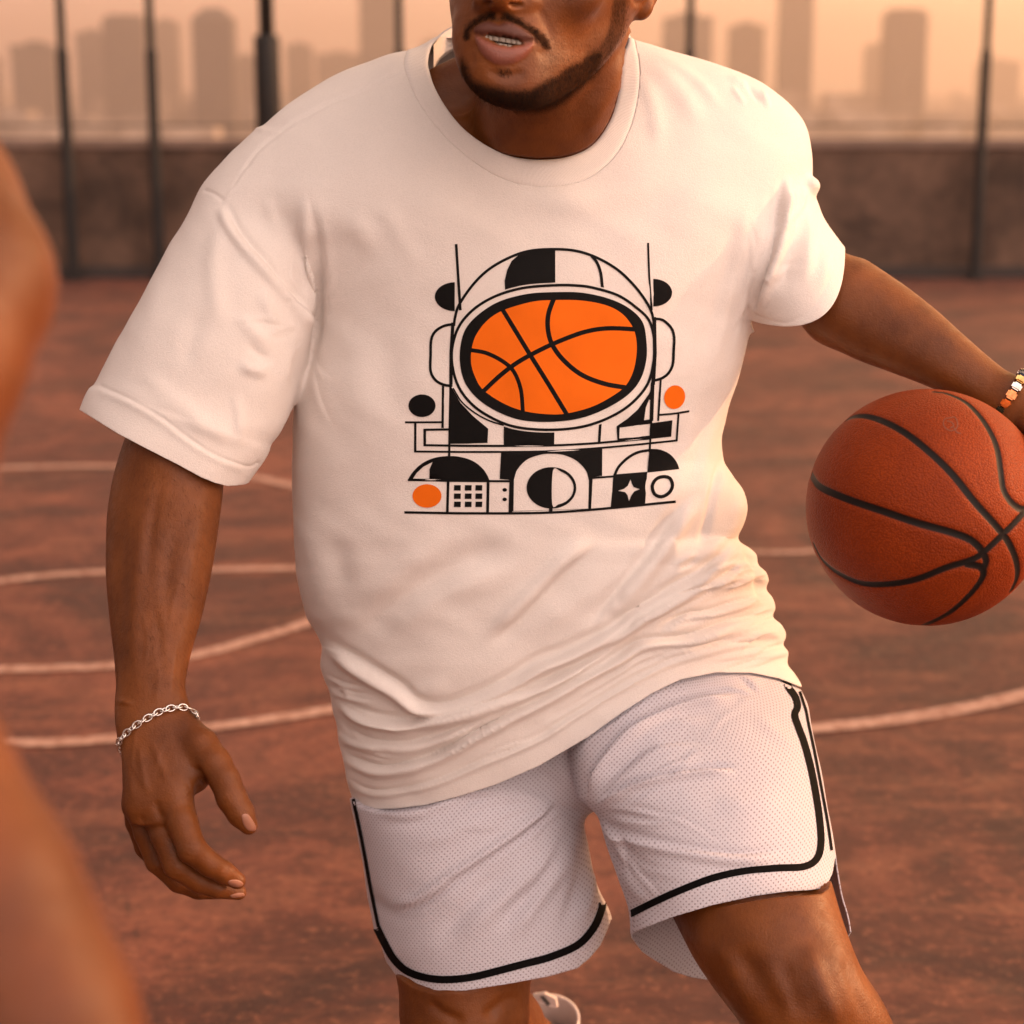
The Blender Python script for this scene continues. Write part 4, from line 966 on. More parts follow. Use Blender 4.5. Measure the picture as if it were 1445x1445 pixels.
for k in range(30):
    a_ = rs_.randrange(2); f_ = rs_.uniform(-.25, 1.0 if a_ else 1.1); t0_ = rs_.uniform(0, .75); t1_ = min(1, t0_+rs_.uniform(.14, .45))
    if rs_.random() < .35: t0_, t1_ = (0, rs_.uniform(.12, .3)) if rs_.random() < .5 else (rs_.uniform(.7, .86), 1)
    Ca = catmull(waist[a_], 4); Cb = catmull(waist[a_+1], 4); pts_ = []
    for q in np.linspace(t0_, t1_, 7):
        pa = Ca[int(q*(len(Ca)-1))]; pb = Cb[int(q*(len(Cb)-1))]; dr_ = rs_.uniform(-2.5, 2.5)
        pts_.append((pa[0]*(1-f_)+pb[0]*f_, pa[1]*(1-f_)+pb[1]*f_+dr_))
    fine.append((pts_, rs_.uniform(3.2, 6.0), rs_.uniform(1.0, 2.2), 's', .35))
for k in range(16):      # small radiating puckers on the right hip
    y_ = rs_.uniform(785, 930); x1_ = 1060+(y_-785)*.33; l_ = rs_.uniform(40, 110); fine.append(([(x1_+20, y_-4), (x1_-l_*.5, y_+rs_.uniform(4, 16)), (x1_-l_, y_+rs_.uniform(16, 40))], rs_.uniform(3, 5.5), rs_.uniform(1.2, 2.4), 's', .4))
for k in range(8):       # and on the left
    y_ = rs_.uniform(900, 1105); fine.append(([(445+(y_-900)*.22, y_), (475+(y_-900)*.22, y_+rs_.uniform(8, 16)), (510+(y_-900)*.22+rs_.uniform(0, 30), y_+rs_.uniform(14, 30))], rs_.uniform(3, 5.5), rs_.uniform(1.0, 2.0), 's', .4))
for (cx_, cy_, a0_, a1_, l0_, l1_, n_) in ((440, 440, -150, -60, 30, 110, 9), (1064, 400, -120, -20, 25, 110, 10), (1064, 400, 80, 115, 40, 140, 4), (438, 480, 50, 110, 40, 150, 3), (436, 470, 110, 200, 30, 120, 6)):
    for k in range(n_):  # creases fanning out of the armpits
        a = math.radians(rs_.uniform(a0_, a1_)); l_ = rs_.uniform(l0_, l1_); b_ = a+rs_.uniform(-.3, .3)
        fine.append(([(cx_+12*math.cos(a), cy_+12*math.sin(a)), (cx_+l_*.6*math.cos(a), cy_+l_*.6*math.sin(a)), (cx_+l_*math.cos(b_), cy_+l_*math.sin(b_))], rs_.uniform(4.5, 9), rs_.uniform(.5, 1.1), 's', .45))
PS = strokes(PS, NS, SH, None, 1.45); PS = strokes(PS, NS, fine); PS = strokes(PS, NS, SH_sl+SH_sr); NS = vnormals(PS, QS)
PS = smooth(PS, QS, 1, .4)
# gentle irregularity of the whole cloth
nz = sum(a*np.sin(PS[:, 0]*f1+p1+1.7*np.sin(PS[:, 1]*f2+p2))*np.sin(PS[:, 1]*f3+p3+PS[:, 2]*f2) for a, f1, f2, f3, p1, p2, p3 in ((.0016, 21, 13, 15, .3, 1.1, 2.), (.0009, 44, 31, 37, 2., .4, 1.), (.0004, 90, 60, 81, 1., 2.4, .6)))
PS = PS+vnormals(PS, QS)*nz[:, None]
NS = vnormals(PS, QS)
TS = tri(QS); xs_, ys_ = px(PS)
# openings
f_hem = (np.interp(xs_, [q[0] for q in hem], [q[1] for q in hem])-ys_)
f_hem = np.where(isL | isR, 40, f_hem)
d, t_, sg = polydist(xs_, ys_, hl); f_sl = np.where(isL, np.clip(-sg*d, -60, 60), 60)
tR = (xs_-oR[0])*.578+(ys_-oR[1])*.816; sR_ = (xs_-oR[0])*.816-(ys_-oR[1])*.578
front = PS[:, 2] < 2.05
bk_ = sstep(2.03, 2.08, PS[:, 2]); f_sr = np.where(isR, (247-np.where(sR_ > 3, 61, 52)*np.clip(np.abs(sR_-3)/84, 0, 1.1)**2)*(1-bk_)+186*bk_-tR, 60)
neck_out = [(570, 85), (573, 105), (588, 140), (610, 172), (640, 205), (682, 238), (722, 257), (765, 264), (805, 260), (838, 247), (868, 220), (888, 184), (899, 145), (903, 110), (901, 80), (895, 50), (890, 0), (640, 0), (598, 50), (578, 64)]
top = (PS[:, 2] < 2.095+0*xs_)
f_ni = np.where(top, -polysd(xs_, ys_, catmull(neck_in, 6, True)), 45.)
f_no = np.where(top, -polysd(xs_, ys_, catmull(neck_out, 6, True)), 45.)
fo = np.minimum(np.minimum(f_hem, f_sl), np.minimum(f_sr, f_ni))
P1, T1, A1 = clip(PS, TS, fo, f_no)
# cotton
def cloth(name, col, wscale=1500, rough=.9, bump=.35, trans=.0):
    t = NT(name); o = t.obj(); n = t.noise(9, 5, .6, o); n2 = t.noise(650, 3, .7, o); n3 = t.noise(60, 4, .6, o)
    c = t.ramp(n, [(.3, tuple(q*.95 for q in col)), (.7, col)]); c = t.mix(t.ramp(n2, [(.42, 0), (.70, .30)]), c, tuple(q*.72 for q in col))
    t.color(c); t.set(Roughness=rough); t.b.inputs['Sheen Weight'].default_value = .08; t.b.inputs['Sheen Roughness'].default_value = .5
    t.b.inputs['Specular IOR Level'].default_value = .2
    t.b.inputs['Subsurface Weight'].default_value = .0
    h = t.math('ADD', t.math('MULTIPLY', n2, 1.), t.math('MULTIPLY', n3, .6)); t.bump(h, bump, .0009)
    return t
M_SHIRT = cloth('cream_cotton', (.765, .705, .665), bump=.8).m
Pm, Tm = clip(P1, T1, A1)
shirt = mesh_obj('t_shirt', Pm, Tm, M_SHIRT, pl)
Pc, Tc = clip(P1, T1, -A1)
Nc = vnormals(Pc, Tc); xc, yc = px(Pc)
si = polysd(xc, yc, catmull(neck_in, 6, True)); so_ = polysd(xc, yc, catmull(neck_out, 6, True))
w_ = np.clip(so_/6, 0, 1)*np.clip(-si/4, 0, 1)
Pc = Pc+Nc*(.0014*np.sqrt(w_)-.0006)[:, None]
ang = np.arctan2(yc-120, xc-735)*180
t = cloth('ribbed_cotton', (.765, .702, .66)); 
M_RIB = t.m; ra = t.attr('rib'); h2 = t.math('SINE', t.math('MULTIPLY', ra, 2.6))
bn = [q for q in t.n if q.bl_idname == 'ShaderNodeBump'][0]
b2 = t.new('ShaderNodeBump', i_Strength=.35, i_Distance=.0006); t.link(h2, b2.inputs['Height']); t.link(bn.outputs[0], b2.inputs['Normal']); t.link(b2.outputs[0], t.b.inputs['Normal'])
collar = mesh_obj('collar', Pc, Tc, M_RIB, shirt, attrs={'rib': ang})
# the back of the collar, seen past the neck
bk = [(612, 66, 2.065), (626, 50, 2.09), (650, 38, 2.11), (700, 26, 2.135), (770, 20, 2.145), (840, 28, 2.13), (878, 44, 2.10), (890, 62, 2.07)]
bk = catmull(bk, 6); V = []; n = len(bk)
for k, (dy, dd) in enumerate(((-3, 0), (-4, .004), (8, .012), (30, .014))):
    for q in bk: V.append(cam(q[0]+(-3 if k == 1 else 0)*(1 if q[0] < 740 else -1), q[1]+dy, q[2]+dd))
tq = np.array([(k*n+i, k*n+i+1, (k+1)*n+i+1, (k+1)*n+i) for k in range(3) for i in range(n-1)])
V2 = []
for k, (dy, dd) in enumerate(((-3, 0), (26, -.002))):
    for q in bk: V2.append(cam(q[0], q[1]+dy, q[2]+dd))
tq2 = np.array([(k*n+i, k*n+i+1, (k+1)*n+i+1, (k+1)*n+i) for k in range(1) for i in range(n-1)])
mesh_obj('collar_back', np.vstack([np.array(V), np.array(V2)]), np.vstack([tq, tq2+len(V)]), M_RIB, shirt, attrs={'rib': np.arange(len(V)+len(V2))*1.5})
BVS = BVHTree.FromPolygons([tuple(p) for p in Pm], [tuple(q) for q in Tm.tolist()])
for o_ in (shirt,):
    md = o_.modifiers.new('cloth_thickness', 'SOLIDIFY'); md.thickness = .0014; md.offset = -1
print('shirt done', round(time.time()-T0, 1), flush=True)

# ================================================================ shorts
PH, QH = surface([q_l, q_c, q_r], (-.28, .14, 1.75), (.42, .62, 2.35), SHIRT_VS, 'shorts')
PH = smooth(PH, QH, 4, .5); NH = vnormals(PH, QH)
gl = q_l[0](PH[:, 0], PH[:, 1], PH[:, 2]); gr = q_r[0](PH[:, 0], PH[:, 1], PH[:, 2])
SHS = [
 ([(548, 1281), (565, 1283), (589, 1277), (618, 1260), (645, 1239), (700, 1204), (758, 1162), (790, 1130)], 8, 4.5, 'S', .15), ([(500, 1250), (530, 1275), (560, 1292), (600, 1288)], 10, -2.0, 'r', .35),
 ([(562, 1192), (626, 1181), (680, 1155), (730, 1125)], 12, 2.6, 'r', .4), ([(520, 1160), (580, 1160), (640, 1140), (700, 1110)], 9, -2.2, 'r', .4), ([(520, 1140), (570, 1152), (620, 1145)], 6, 1.6, 'r', .4),
 ([(641, 1349), (671, 1307), (710, 1268), (758, 1224), (800, 1180)], 12, 3.6, 'r', .35), ([(610, 1340), (640, 1300), (690, 1250), (740, 1210)], 12, -3.0, 'r', .35), ([(720, 1330), (740, 1300), (775, 1250), (812, 1194)], 10, 3.6, 'r', .3), ([(700, 1322), (720, 1290), (760, 1240)], 9, -2.4, 'r', .4),
 ([(790, 1320), (810, 1270), (822, 1220), (822, 1170)], 10, -3.0, 'r', .3), ([(820, 1300), (835, 1260), (834, 1215)], 7, 2.4, 'r', .3),
 ([(780, 1050), (790, 1090), (806, 1120)], 8, 1.8, 'r', .4), ([(757, 1080), (775, 1084), (782, 1100)], 5, 1.5, 'r', .3),
 ([(820, 1128), (832, 1098), (855, 1062), (885, 1032), (925, 1005), (980, 985), (1040, 975)], 9, 6.0, 's', .15), ([(826, 1140), (850, 1105), (890, 1070), (930, 1045)], 9, -3.4, 'r', .3),
 ([(832, 1134), (862, 1118), (893, 1104), (950, 1090), (1006, 1083), (1045, 1084)], 7, 4.8, 's', .2), ([(860, 1060), (900, 1035), (960, 1020), (1010, 1015)], 9, 2.6, 'r', .35),
 ([(837, 1150), (862, 1168), (893, 1180), (968, 1196), (1044, 1206), (1110, 1198)], 9, 3.4, 's', .2), ([(846, 1170), (880, 1210), (930, 1240), (980, 1235)], 10, -2.0, 'r', .4), ([(870, 1215), (900, 1260), (930, 1275)], 8, 2.0, 'r', .4), ([(1000, 1130), (1060, 1135), (1120, 1130)], 16, 2.0, 'r', .4),
 ([(1060, 1000), (1100, 1040), (1140, 1060)], 10, 2.0, 'r', .4),
]
fineh = []
for (cx_, cy_, a0_, a1_, l0_, l1_, n_) in ((822, 1134, -75, 15, 60, 230, 8), (838, 1140, 10, 60, 60, 200, 6), (815, 1140, 110, 190, 80, 260, 8), (1090, 990, 150, 220, 40, 150, 5)):
    for k in range(n_):
        a = math.radians(rs_.uniform(a0_, a1_)); l_ = rs_.uniform(l0_, l1_); b_ = a+rs_.uniform(-.3, .3)
        fineh.append(([(cx_+14*math.cos(a), cy_+14*math.sin(a)), (cx_+l_*.6*math.cos(a), cy_+l_*.6*math.sin(a)), (cx_+l_*math.cos(b_), cy_+l_*math.sin(b_))], rs_.uniform(4.5, 9), rs_.uniform(.9, 2.0), 's', .45))
PH = strokes(PH, NH, SHS, None, 1.5); PH = strokes(PH, NH, fineh); PH = smooth(PH, QH, 2, .4)
nz = sum(a*np.sin(PH[:, 0]*f1+p1+1.7*np.sin(PH[:, 1]*f2+p2))*np.sin(PH[:, 1]*f3+p3+PH[:, 2]*f2) for a, f1, f2, f3, p1, p2, p3 in ((.0014, 26, 17, 19, .3, 2.1, 1.), (.0008, 52, 37, 41, 1., .4, 2.)))
PH = PH+vnormals(PH, QH)*nz[:, None]
xh, yh = px(PH)
PH = push(PH, QH, [p_torso[0]], np.clip((np.interp(xh, [q[0] for q in hem], [q[1] for q in hem])+4-yh)/14, 0, 1), .005)
PH = smooth(PH, QH, 2, .4); xh, yh = px(PH); TH = tri(QH)
f_top = yh-np.interp(xh, [400, 530, 700, 830, 960, 1060, 1128, 1180], [1045, 1050, 1010, 950, 915, 915, 920, 922])
it = lambda h, x: np.interp(x, [q[0] for q in h], [q[1] for q in h])
isr = gr < gl
cz = np.interp(yh, [1060, 1150, 1250, 1400], [2.03, 1.985, 1.955, 1.94])
fr_ = sstep(-.004, .004, PH[:, 2]-cz-.012)
f_h = np.where(isr, it(hemRf, xh)*(1-fr_)+it(hemRb, xh)*fr_-yh, it(hemL, xh)-yh)
P2, T2 = clip(PH, TH, np.minimum(f_top, f_h))
x2, y2 = px(P2)
g2l = q_l[0](P2[:, 0], P2[:, 1], P2[:, 2]); g2r = q_r[0](P2[:, 0], P2[:, 1], P2[:, 2]); r2 = g2r < g2l
# mesh knit: uv in metres round each leg and along it
cxl = np.where(r2, np.interp(y2, [930, 1400], [960, 1050]), np.interp(y2, [930, 1400], [650, 700])); czl = np.where(r2, np.interp(y2, [1060, 1250], [2.03, 1.955]), 2.10)
an = np.arctan2((x2-cxl)/F*P2[:, 2], -(P2[:, 2]-czl))
uo = (cxl-CX)/F*2.05+an*.125; pl_u = P2[:, 0]*1.03
outer = np.where(r2, an > 0, an < 0); UVs = np.stack([np.where(outer, (cxl-CX)/F*2.05+an*.125, pl_u), P2[:, 1]*1.02+.12*P2[:, 0]], -1)
t = cloth('white_mesh_knit', (.57, .54, .59), bump=.2)
uvn = t.new('ShaderNodeUVMap', uv_map='UVMap'); sepn = t.new('ShaderNodeSeparateXYZ'); t.link(uvn.outputs[0], sepn.inputs[0])
S = 1/.0056
u = t.math('MULTIPLY', sepn.outputs[0], S); v = t.math('MULTIPLY', sepn.outputs[1], S)
ra_ = t.math('ADD', u, v); rb_ = t.math('SUBTRACT', u, v)
wob = t.noise(60, 2, .5, t.obj()); ra_ = t.math('ADD', ra_, t.math('MULTIPLY', wob, .6)); rb_ = t.math('ADD', rb_, t.math('MULTIPLY', wob, .5))
fa = t.math('SUBTRACT', t.math('FRACT', ra_), .5); fb = t.math('SUBTRACT', t.math('FRACT', rb_), .5)
dd = t.math('SQRT', t.math('ADD', t.math('MULTIPLY', fa, fa), t.math('MULTIPLY', fb, fb)))
hole = t.ramp(dd, [(.16, 1), (.27, 0)])
base = t.b.inputs['Base Color'].links[0].from_socket
t.color(t.mix(t.math('MULTIPLY', hole, .62), base, (.20, .15, .15)))
b0 = [q for q in t.n if q.bl_idname == 'ShaderNodeBump'][0]
b2 = t.new('ShaderNodeBump', i_Strength=.5, i_Distance=.001, invert=True); t.link(hole, b2.inputs['Height']); t.link(b0.outputs[0], b2.inputs['Normal']); t.link(b2.outputs[0], t.b.inputs['Normal'])
M_KNIT = t.m
shorts = mesh_obj('shorts', P2, T2, M_KNIT, pl, uv=UVs)
BVH_ = BVHTree.FromPolygons([tuple(p) for p in P2], [tuple(q) for q in T2.tolist()])
md = shorts.modifiers.new('cloth_thickness', 'SOLIDIFY'); md.thickness = .0016; md.offset = -1
print('shorts done', round(time.time()-T0, 1), flush=True)

# ================================================================ flat marks laid on cloth
def strokepoly(pts, w, smooth_=True, closed=False, step=4):
    C = catmull(pts, step, closed) if smooth_ else np.array(pts, float)
    C = C[:, :2]; n = len(C)
    if closed: tn = np.roll(C, -1, 0)-np.roll(C, 1, 0)
    else: tn = np.gradient(C, axis=0)
    tn = tn/(np.linalg.norm(tn, axis=1, keepdims=True)+1e-9); nr = np.stack([-tn[:, 1], tn[:, 0]], -1)*w/2
    if not closed: return [np.vstack([C+nr, (C-nr)[::-1]])]
    out = []
    for i in range(n):
        j = (i+1) % n; out.append(np.array([C[i]+nr[i], C[j]+nr[j], C[j]-nr[j], C[i]-nr[i]]))
    return out
def lay(name, shapes, bvh, mats, parent, lift, grid=12, dmax=9):
    """shapes: painter's list of (polygon list, material index or None) in photo px; every triangle takes the last shape over it"""
    vs = []; fs = []; own = []
    for polys, c in shapes:
        for p in polys:
            p = np.asarray(p, float)
            a = (p[:, 0]*np.roll(p[:, 1], -1)-np.roll(p[:, 0], -1)*p[:, 1]).sum()
            if a < 0: p = p[::-1]
            fs.append(list(range(len(vs), len(vs)+len(p)))); vs += [tuple(q) for q in p]; own.append(c)
    x0 = min(v[0] for v in vs); x1 = max(v[0] for v in vs); y0 = min(v[1] for v in vs); y1 = max(v[1] for v in vs)
    for gx in np.arange(x0, x1, grid):
        for gy in np.arange(y0, y1, grid): vs.append((gx+.013, gy+.017))
    V, E, Fc, ov, oe, of = geometry.delaunay_2d_cdt([Vector(v) for v in vs], [], fs, 1, 1e-4, True)
    P = []; ok = []
    for v in V:
        p, nr = hit(bvh, v[0], v[1])
        if p is None or p[2] > dmax: ok.append(False); P.append((0, 0, 0)); continue
        if nr@p > 0: nr = -nr
        ok.append(True); P.append(p+nr*lift)
    keep = []; mi = []
    for f, o in zip(Fc, of):
        if not o: continue
        c = own[max(o)]
        if c is None or not all(ok[i] for i in f): continue
        keep.append(tuple(f)); mi.append(c)
    used = sorted({i for f in keep for i in f}); mp = {a: b for b, a in enumerate(used)}
    ob = mesh_obj(name, np.array([P[i] for i in used]), [tuple(mp[i] for i in f)[::-1] for f in keep], None, parent)
    for m in mats: ob.data.materials.append(m)
    ob.data.polygons.foreach_set('material_index', mi)
    return ob
Z = lambda pts: [(540+q[0]/3.1413, 320+q[1]/3.1413) for q in pts]
K, O_, E_ = 0, 1, None
shp = []
def st(pts, w, sm=True, closed=False, c=0): shp.append((strokepoly(Z(pts), w/3.1413, sm, closed), c))
def pg(pts, c=0, sm=False): shp.append(([catmull(Z(pts), 2.5, True)[:, :2] if sm else np.array(Z(pts))], c))
def el_(cx, cy, rx, ry, c=0, a0=0, a1=360, rot=0, n=48):
    A_ = np.radians(np.linspace(a0, a1, n, endpoint=(a1-a0 < 360))); r = math.radians(rot)
    x = rx*np.cos(A_); y = ry*np.sin(A_)
    pg([(cx+p*math.cos(r)-q*math.sin(r), cy+p*math.sin(r)+q*math.cos(r)) for p, q in zip(x, y)], c)
# helmet
st([(316, 440), (322, 400), (340, 345), (400, 258), (470, 190), (560, 138), (650, 108), (760, 100), (860, 108), (950, 138), (1040, 190), (1110, 256), (1160, 320), (1190, 375), (1202, 425)], 12)
pg([(572, 152), (600, 128), (650, 108), (700, 101), (765, 98), (765, 254), (700, 258), (620, 270), (543, 290), (541, 240), (552, 192)])
st([(925, 128), (950, 160), (966, 205), (974, 270)], 13)
P1_ = [(755, 260), (620, 272), (500, 308), (405, 365), (340, 440), (310, 530), (310, 620), (340, 715), (405, 795), (500, 855), (600, 889), (740, 900), (880, 887), (1000, 847), (1100, 785), (1172, 700), (1200, 600), (1203, 500), (1180, 415), (1120, 355), (1040, 303), (930, 270), (850, 260)]
pg([(300, 690), (340, 745), (400, 800), (468, 850), (540, 872), (540, 895), (468, 895), (465, 958), (300, 962)])
pg([(306, 712), (345, 780), (400, 838), (468, 895), (467, 958), (538, 972), (537, 868), (470, 845), (405, 800), (345, 740), (312, 705)], E_)
pg([(300, 745), (345, 795), (400, 842), (468, 896), (465, 956), (380, 961), (300, 962)])
pg([(537, 868), (640, 893), (761, 905), (760, 972), (537, 972)])
st([(537, 868), (640, 895), (760, 905), (880, 893), (965, 866)], 9)
st([(965, 862), (959, 957)], 12, False)
pg([(1203, 680), (1180, 740), (1130, 810), (1085, 850), (1036, 884), (1040, 950), (1190, 936), (1196, 830)])
pg([(1050, 890), (1185, 873), (1185, 925), (1048, 938)], E_)
pg([(1180, 765), (1166, 800), (1158, 857), (1185, 853), (1188, 770)], E_)
pg([(1190, 870), (1283, 857), (1278, 930), (1190, 940)])
st(P1_, 24, True, True, E_); st(P1_, 12, True, True)
st([(312, 715), (350, 775), (405, 822), (470, 858), (537, 880)], 7)
pg([(755, 290), (640, 298), (520, 330), (430, 385), (370, 450), (345, 530), (345, 620), (370, 700), (430, 770), (520, 825), (620, 858), (740, 865), (870, 850), (980, 810), (1080, 750), (1140, 680), (1168, 590), (1168, 500), (1150, 420), (1090, 360), (1000, 318), (880, 292)], K, True)
pg([(755, 325), (660, 333), (540, 368), (470, 410), (420, 470), (397, 530), (392, 600), (410, 665), (445, 722), (530, 780), (620, 815), (720, 830), (810, 828), (920, 800), (1010, 755), (1075, 705), (1110, 640), (1125, 560), (1122, 490), (1105, 440), (1060, 385), (990, 348), (880, 327)], O_, True)
st([(758, 318), (735, 385), (732, 450), (750, 520), (800, 590), (880, 655), (980, 695), (1085, 714)], 21); st([(1130, 455), (1000, 450), (900, 465), (800, 500), (700, 545), (600, 600), (520, 660), (440, 735)], 20)
st([(532, 368), (600, 480), (655, 570), (730, 690), (818, 835)], 20); st([(388, 546), (460, 560), (530, 595), (580, 640), (612, 720), (622, 826)], 18)
st([(326, 77), (335, 220), (345, 370)], 12, False); st([(1176, 72), (1181, 220), (1192, 370)], 9, False)
el_(320, 310, 88, 64, K, 90, 270); el_(1199, 292, 83, 61, K, -90, 90)
st([(312, 432), (272, 440), (235, 463), (216, 500), (213, 570), (213, 640), (235, 680), (270, 700), (306, 706)], 12); st([(1203, 408), (1240, 413), (1278, 448), (1291, 490), (1289, 550), (1285, 610), (1265, 650), (1235, 672), (1200, 682)], 12)
st([(312, 425), (304, 560), (303, 700)], 15, False); st([(301, 700), (297, 900), (295, 1020)], 10, False); st([(1203, 400), (1206, 560), (1198, 700)], 17, False); st([(1196, 690), (1190, 860)], 17, False); st([(1190, 860), (1182, 1000)], 9, False)
st([(268, 705), (266, 892)], 11, False); st([(1232, 676), (1220, 860)], 9, False)
st([(100, 867), (262, 866)], 9, False); st([(145, 868), (145, 1000)], 11, False); st([(140, 996), (400, 998), (700, 996), (900, 985), (1100, 968), (1304, 947)], 9); st([(1302, 950), (1310, 830)], 9, False); st([(1220, 834), (1290, 828), (1358, 817)], 9)
st([(182, 968), (400, 971), (700, 970), (900, 962), (1100, 945), (1188, 938)], 10); st([(187, 896), (187, 970)], 12, False); st([(183, 900), (298, 898)], 10, False)
# lower row
pg([(525, 1000), (700, 998), (900, 988), (973, 983), (972, 1104), (925, 1110), (918, 1250), (567, 1262), (565, 1122), (519, 1118)])
pg([(580, 1260), (911, 1249)]+[tuple(q) for q in catmull([(914, 1125), (900, 1080), (860, 1038), (805, 1012), (750, 1006), (700, 1010), (640, 1032), (598, 1075), (582, 1120)], 8)[:, :2]], E_)
el_(748, 1157, 110, 92); pg([(755, 1080), (790, 1085), (825, 1108), (845, 1145), (840, 1185), (815, 1215), (780, 1230), (752, 1232)], E_, True); st([(745, 1235), (745, 1266)], 16, False)
pg([tuple(q) for q in catmull([(112, 1122), (128, 1095), (155, 1065), (190, 1040), (235, 1023), (290, 1016), (345, 1020), (400, 1038), (440, 1068), (462, 1098), (474, 1124)], 8)[:, :2]]); pg([(135, 1116), (152, 1090), (180, 1064), (222, 1042), (208, 1075), (208, 1117)], E_)
st([(112, 1122), (300, 1126), (568, 1128)], 10, False); st([(97, 1266), (400, 1270), (700, 1268), (900, 1256), (1100, 1238), (1298, 1218)], 11)
st([(291, 1122), (287, 1268)], 12, False); st([(468, 1122), (465, 1268)], 13, False); st([(570, 1118), (566, 1266)], 16, False)
el_(197, 1193, 64, 52, O_); el_(175, 793, 60, 50, K); el_(1293, 755, 46, 53, O_, rot=15)
for yq in (1145, 1182, 1218):
    for xq in (317, 365, 412): pg([(xq, yq), (xq+30, yq), (xq+29, yq+24), (xq-1, yq+24)])
el_(541, 1166, 10, 8); el_(541, 1208, 10, 8)
st([(925, 1112), (918, 1252)], 11, False); st([(922, 1114), (1030, 1106)], 9, False)
pg([(1022, 1098), (1172, 1086), (1163, 1228), (1010, 1247)])
pg([(1098, 1120), (1104, 1140), (1112, 1154), (1139, 1163), (1114, 1173), (1102, 1190), (1091, 1216), (1085, 1190), (1074, 1176), (1043, 1170), (1070, 1161), (1086, 1148)], E_)
st([(1026, 1106), (1045, 1065), (1085, 1025), (1130, 1000), (1182, 990)], 12); pg([tuple(q) for q in catmull([(1182, 984), (1230, 988), (1275, 1010), (1303, 1045), (1314, 1075)], 8)[:, :2]]+[(1172, 1090)])
st([(1240, 1108), (1210, 1120), (1194, 1150), (1205, 1185), (1235, 1197), (1268, 1180), (1284, 1148), (1272, 1115)], 15, True, True)
def ink(name, col, rough=.55):
    t = NT(name); o = t.obj(); n = t.noise(700, 3, .7, o); n2 = t.noise(20, 3, .5, o)
    t.color(t.ramp(n2, [(.3, tuple(q*.88 for q in col)), (.7, col)])); t.set(Roughness=rough); t.bump(n, .25, .0007); t.b.inputs['Specular IOR Level'].default_value = .06; return t.m
M_INKK = ink('black_ink', (.0065, .006, .006)); M_INKO = ink('orange_ink', (.80, .15, .008), .6)
pr = lay('printed_graphic', shp, BVS, [M_INKK, M_INKO], shirt, .0006)
print('print done', round(time.time()-T0, 1), flush=True)
# trims of the shorts
M_TRIM = ink('black_trim', (.004, .0035, .0035), .8)
tr = []
tr.append((strokepoly([(1108, 958), (1113, 971), (1122, 984), (1125, 998), (1121, 1009), (1127, 1028), (1134, 1047), (1143, 1080), (1150, 1115), (1156, 1155), (1158, 1190), (1152, 1212), (1134, 1223), (1097, 1225), (1051, 1229), (1006, 1239), (961, 1256), (923, 1273), (889, 1290)], 10), 0))
lay('front_trim', tr, BVH_, [M_TRIM], shorts, .0005, 10, 2.02+.1)
tr = [(strokepoly([(1128, 976), (1132, 988), (1137, 1004), (1140, 1020), (1149, 1062), (1160, 1120), (1168, 1165), (1173, 1200)], 3.4), 0)]
lay('side_trim', tr, BVH_, [M_TRIM], shorts, .0009, 10, 2.2)
tr = [(strokepoly([(531, 1306), (537, 1318), (543, 1330), (555, 1351), (572, 1368), (596, 1378), (626, 1382), (664, 1379), (702, 1370), (740, 1360), (777, 1350), (815, 1333), (837, 1309), (848, 1284), (850, 1268)], 10.5), 0)]
lay('hem_trim', tr, BVH_, [M_TRIM], shorts, .0009, 10, 2.3)
tr = [(strokepoly([(499, 1128), (506, 1160), (515, 1205), (522, 1245), (531, 1290), (535, 1308)], 4.5), 0)]
lay('side_trim', tr, BVH_, [M_TRIM], shorts, .0009, 10, 2.3)
print('trim done', round(time.time()-T0, 1), flush=True)
# ================================================================ basketball
import bmesh
bm = bmesh.new(); bmesh.ops.create_icosphere(bm, subdivisions=8, radius=1.0)
U = np.array([v.co[:] for v in bm.verts]); TB = np.array([[v.index for v in f.verts] for f in bm.faces]); bm.free()
seams = [[(1142, 664), (1146, 674), (1158, 688), (1197, 705), (1244, 721), (1294, 738), (1344, 752), (1371, 763), (1386, 778), (1392, 792), (1388, 806)],
         [(1184, 598), (1205, 587), (1233, 589), (1272, 607), (1310, 636), (1344, 669), (1377, 710), (1405, 741), (1424, 766), (1435, 793), (1436, 815), (1428, 834)],
         [(1320, 552), (1338, 555), (1366, 569), (1391, 597), (1407, 630), (1413, 666), (1417, 691), (1429, 710), (1445, 719), (1462, 712), (1471, 700)],
         [(1148, 770), (1160, 791), (1183, 810), (1216, 824), (1255, 825), (1294, 818), (1335, 802), (1377, 788), (1407, 763), (1445, 724), (1465, 690)],
         [(1300, 883), (1310, 881), (1341, 865), (1371, 838), (1388, 813), (1384, 801), (1366, 797)]]
def sphere_pt(x, y):
    d = cam(x, y, 1.0); d = d/np.linalg.norm(d); b_ = d@bc; disc = b_*b_-(bc@bc-.12**2)
    if disc < 0:
        p = d*b_; v = p-bc; return v/np.linalg.norm(v)
    return (d*(b_-math.sqrt(disc))-bc)/.12
best = np.full(len(U), 9.)
axis = bc/np.linalg.norm(bc)
for s in seams:
    C = catmull(s, 4); S3 = np.array([sphere_pt(*q[:2]) for q in C])
    back = S3-2*(S3@axis)[:, None]*axis
    for A3 in (S3, back):
        for k in range(0, len(A3)-1):
            a, b_ = A3[k], A3[k+1]; ab = b_-a; l2 = ab@ab+1e-12
            m = (U@a) > .97
            d = U[m]-a; tt = np.clip(d@ab/l2, 0, 1); dist = np.linalg.norm(d-tt[:, None]*ab, axis=1)
            best[m] = np.minimum(best[m], dist)
hw = .031
sm_ = sstep(hw*1.15, hw*.85, best)
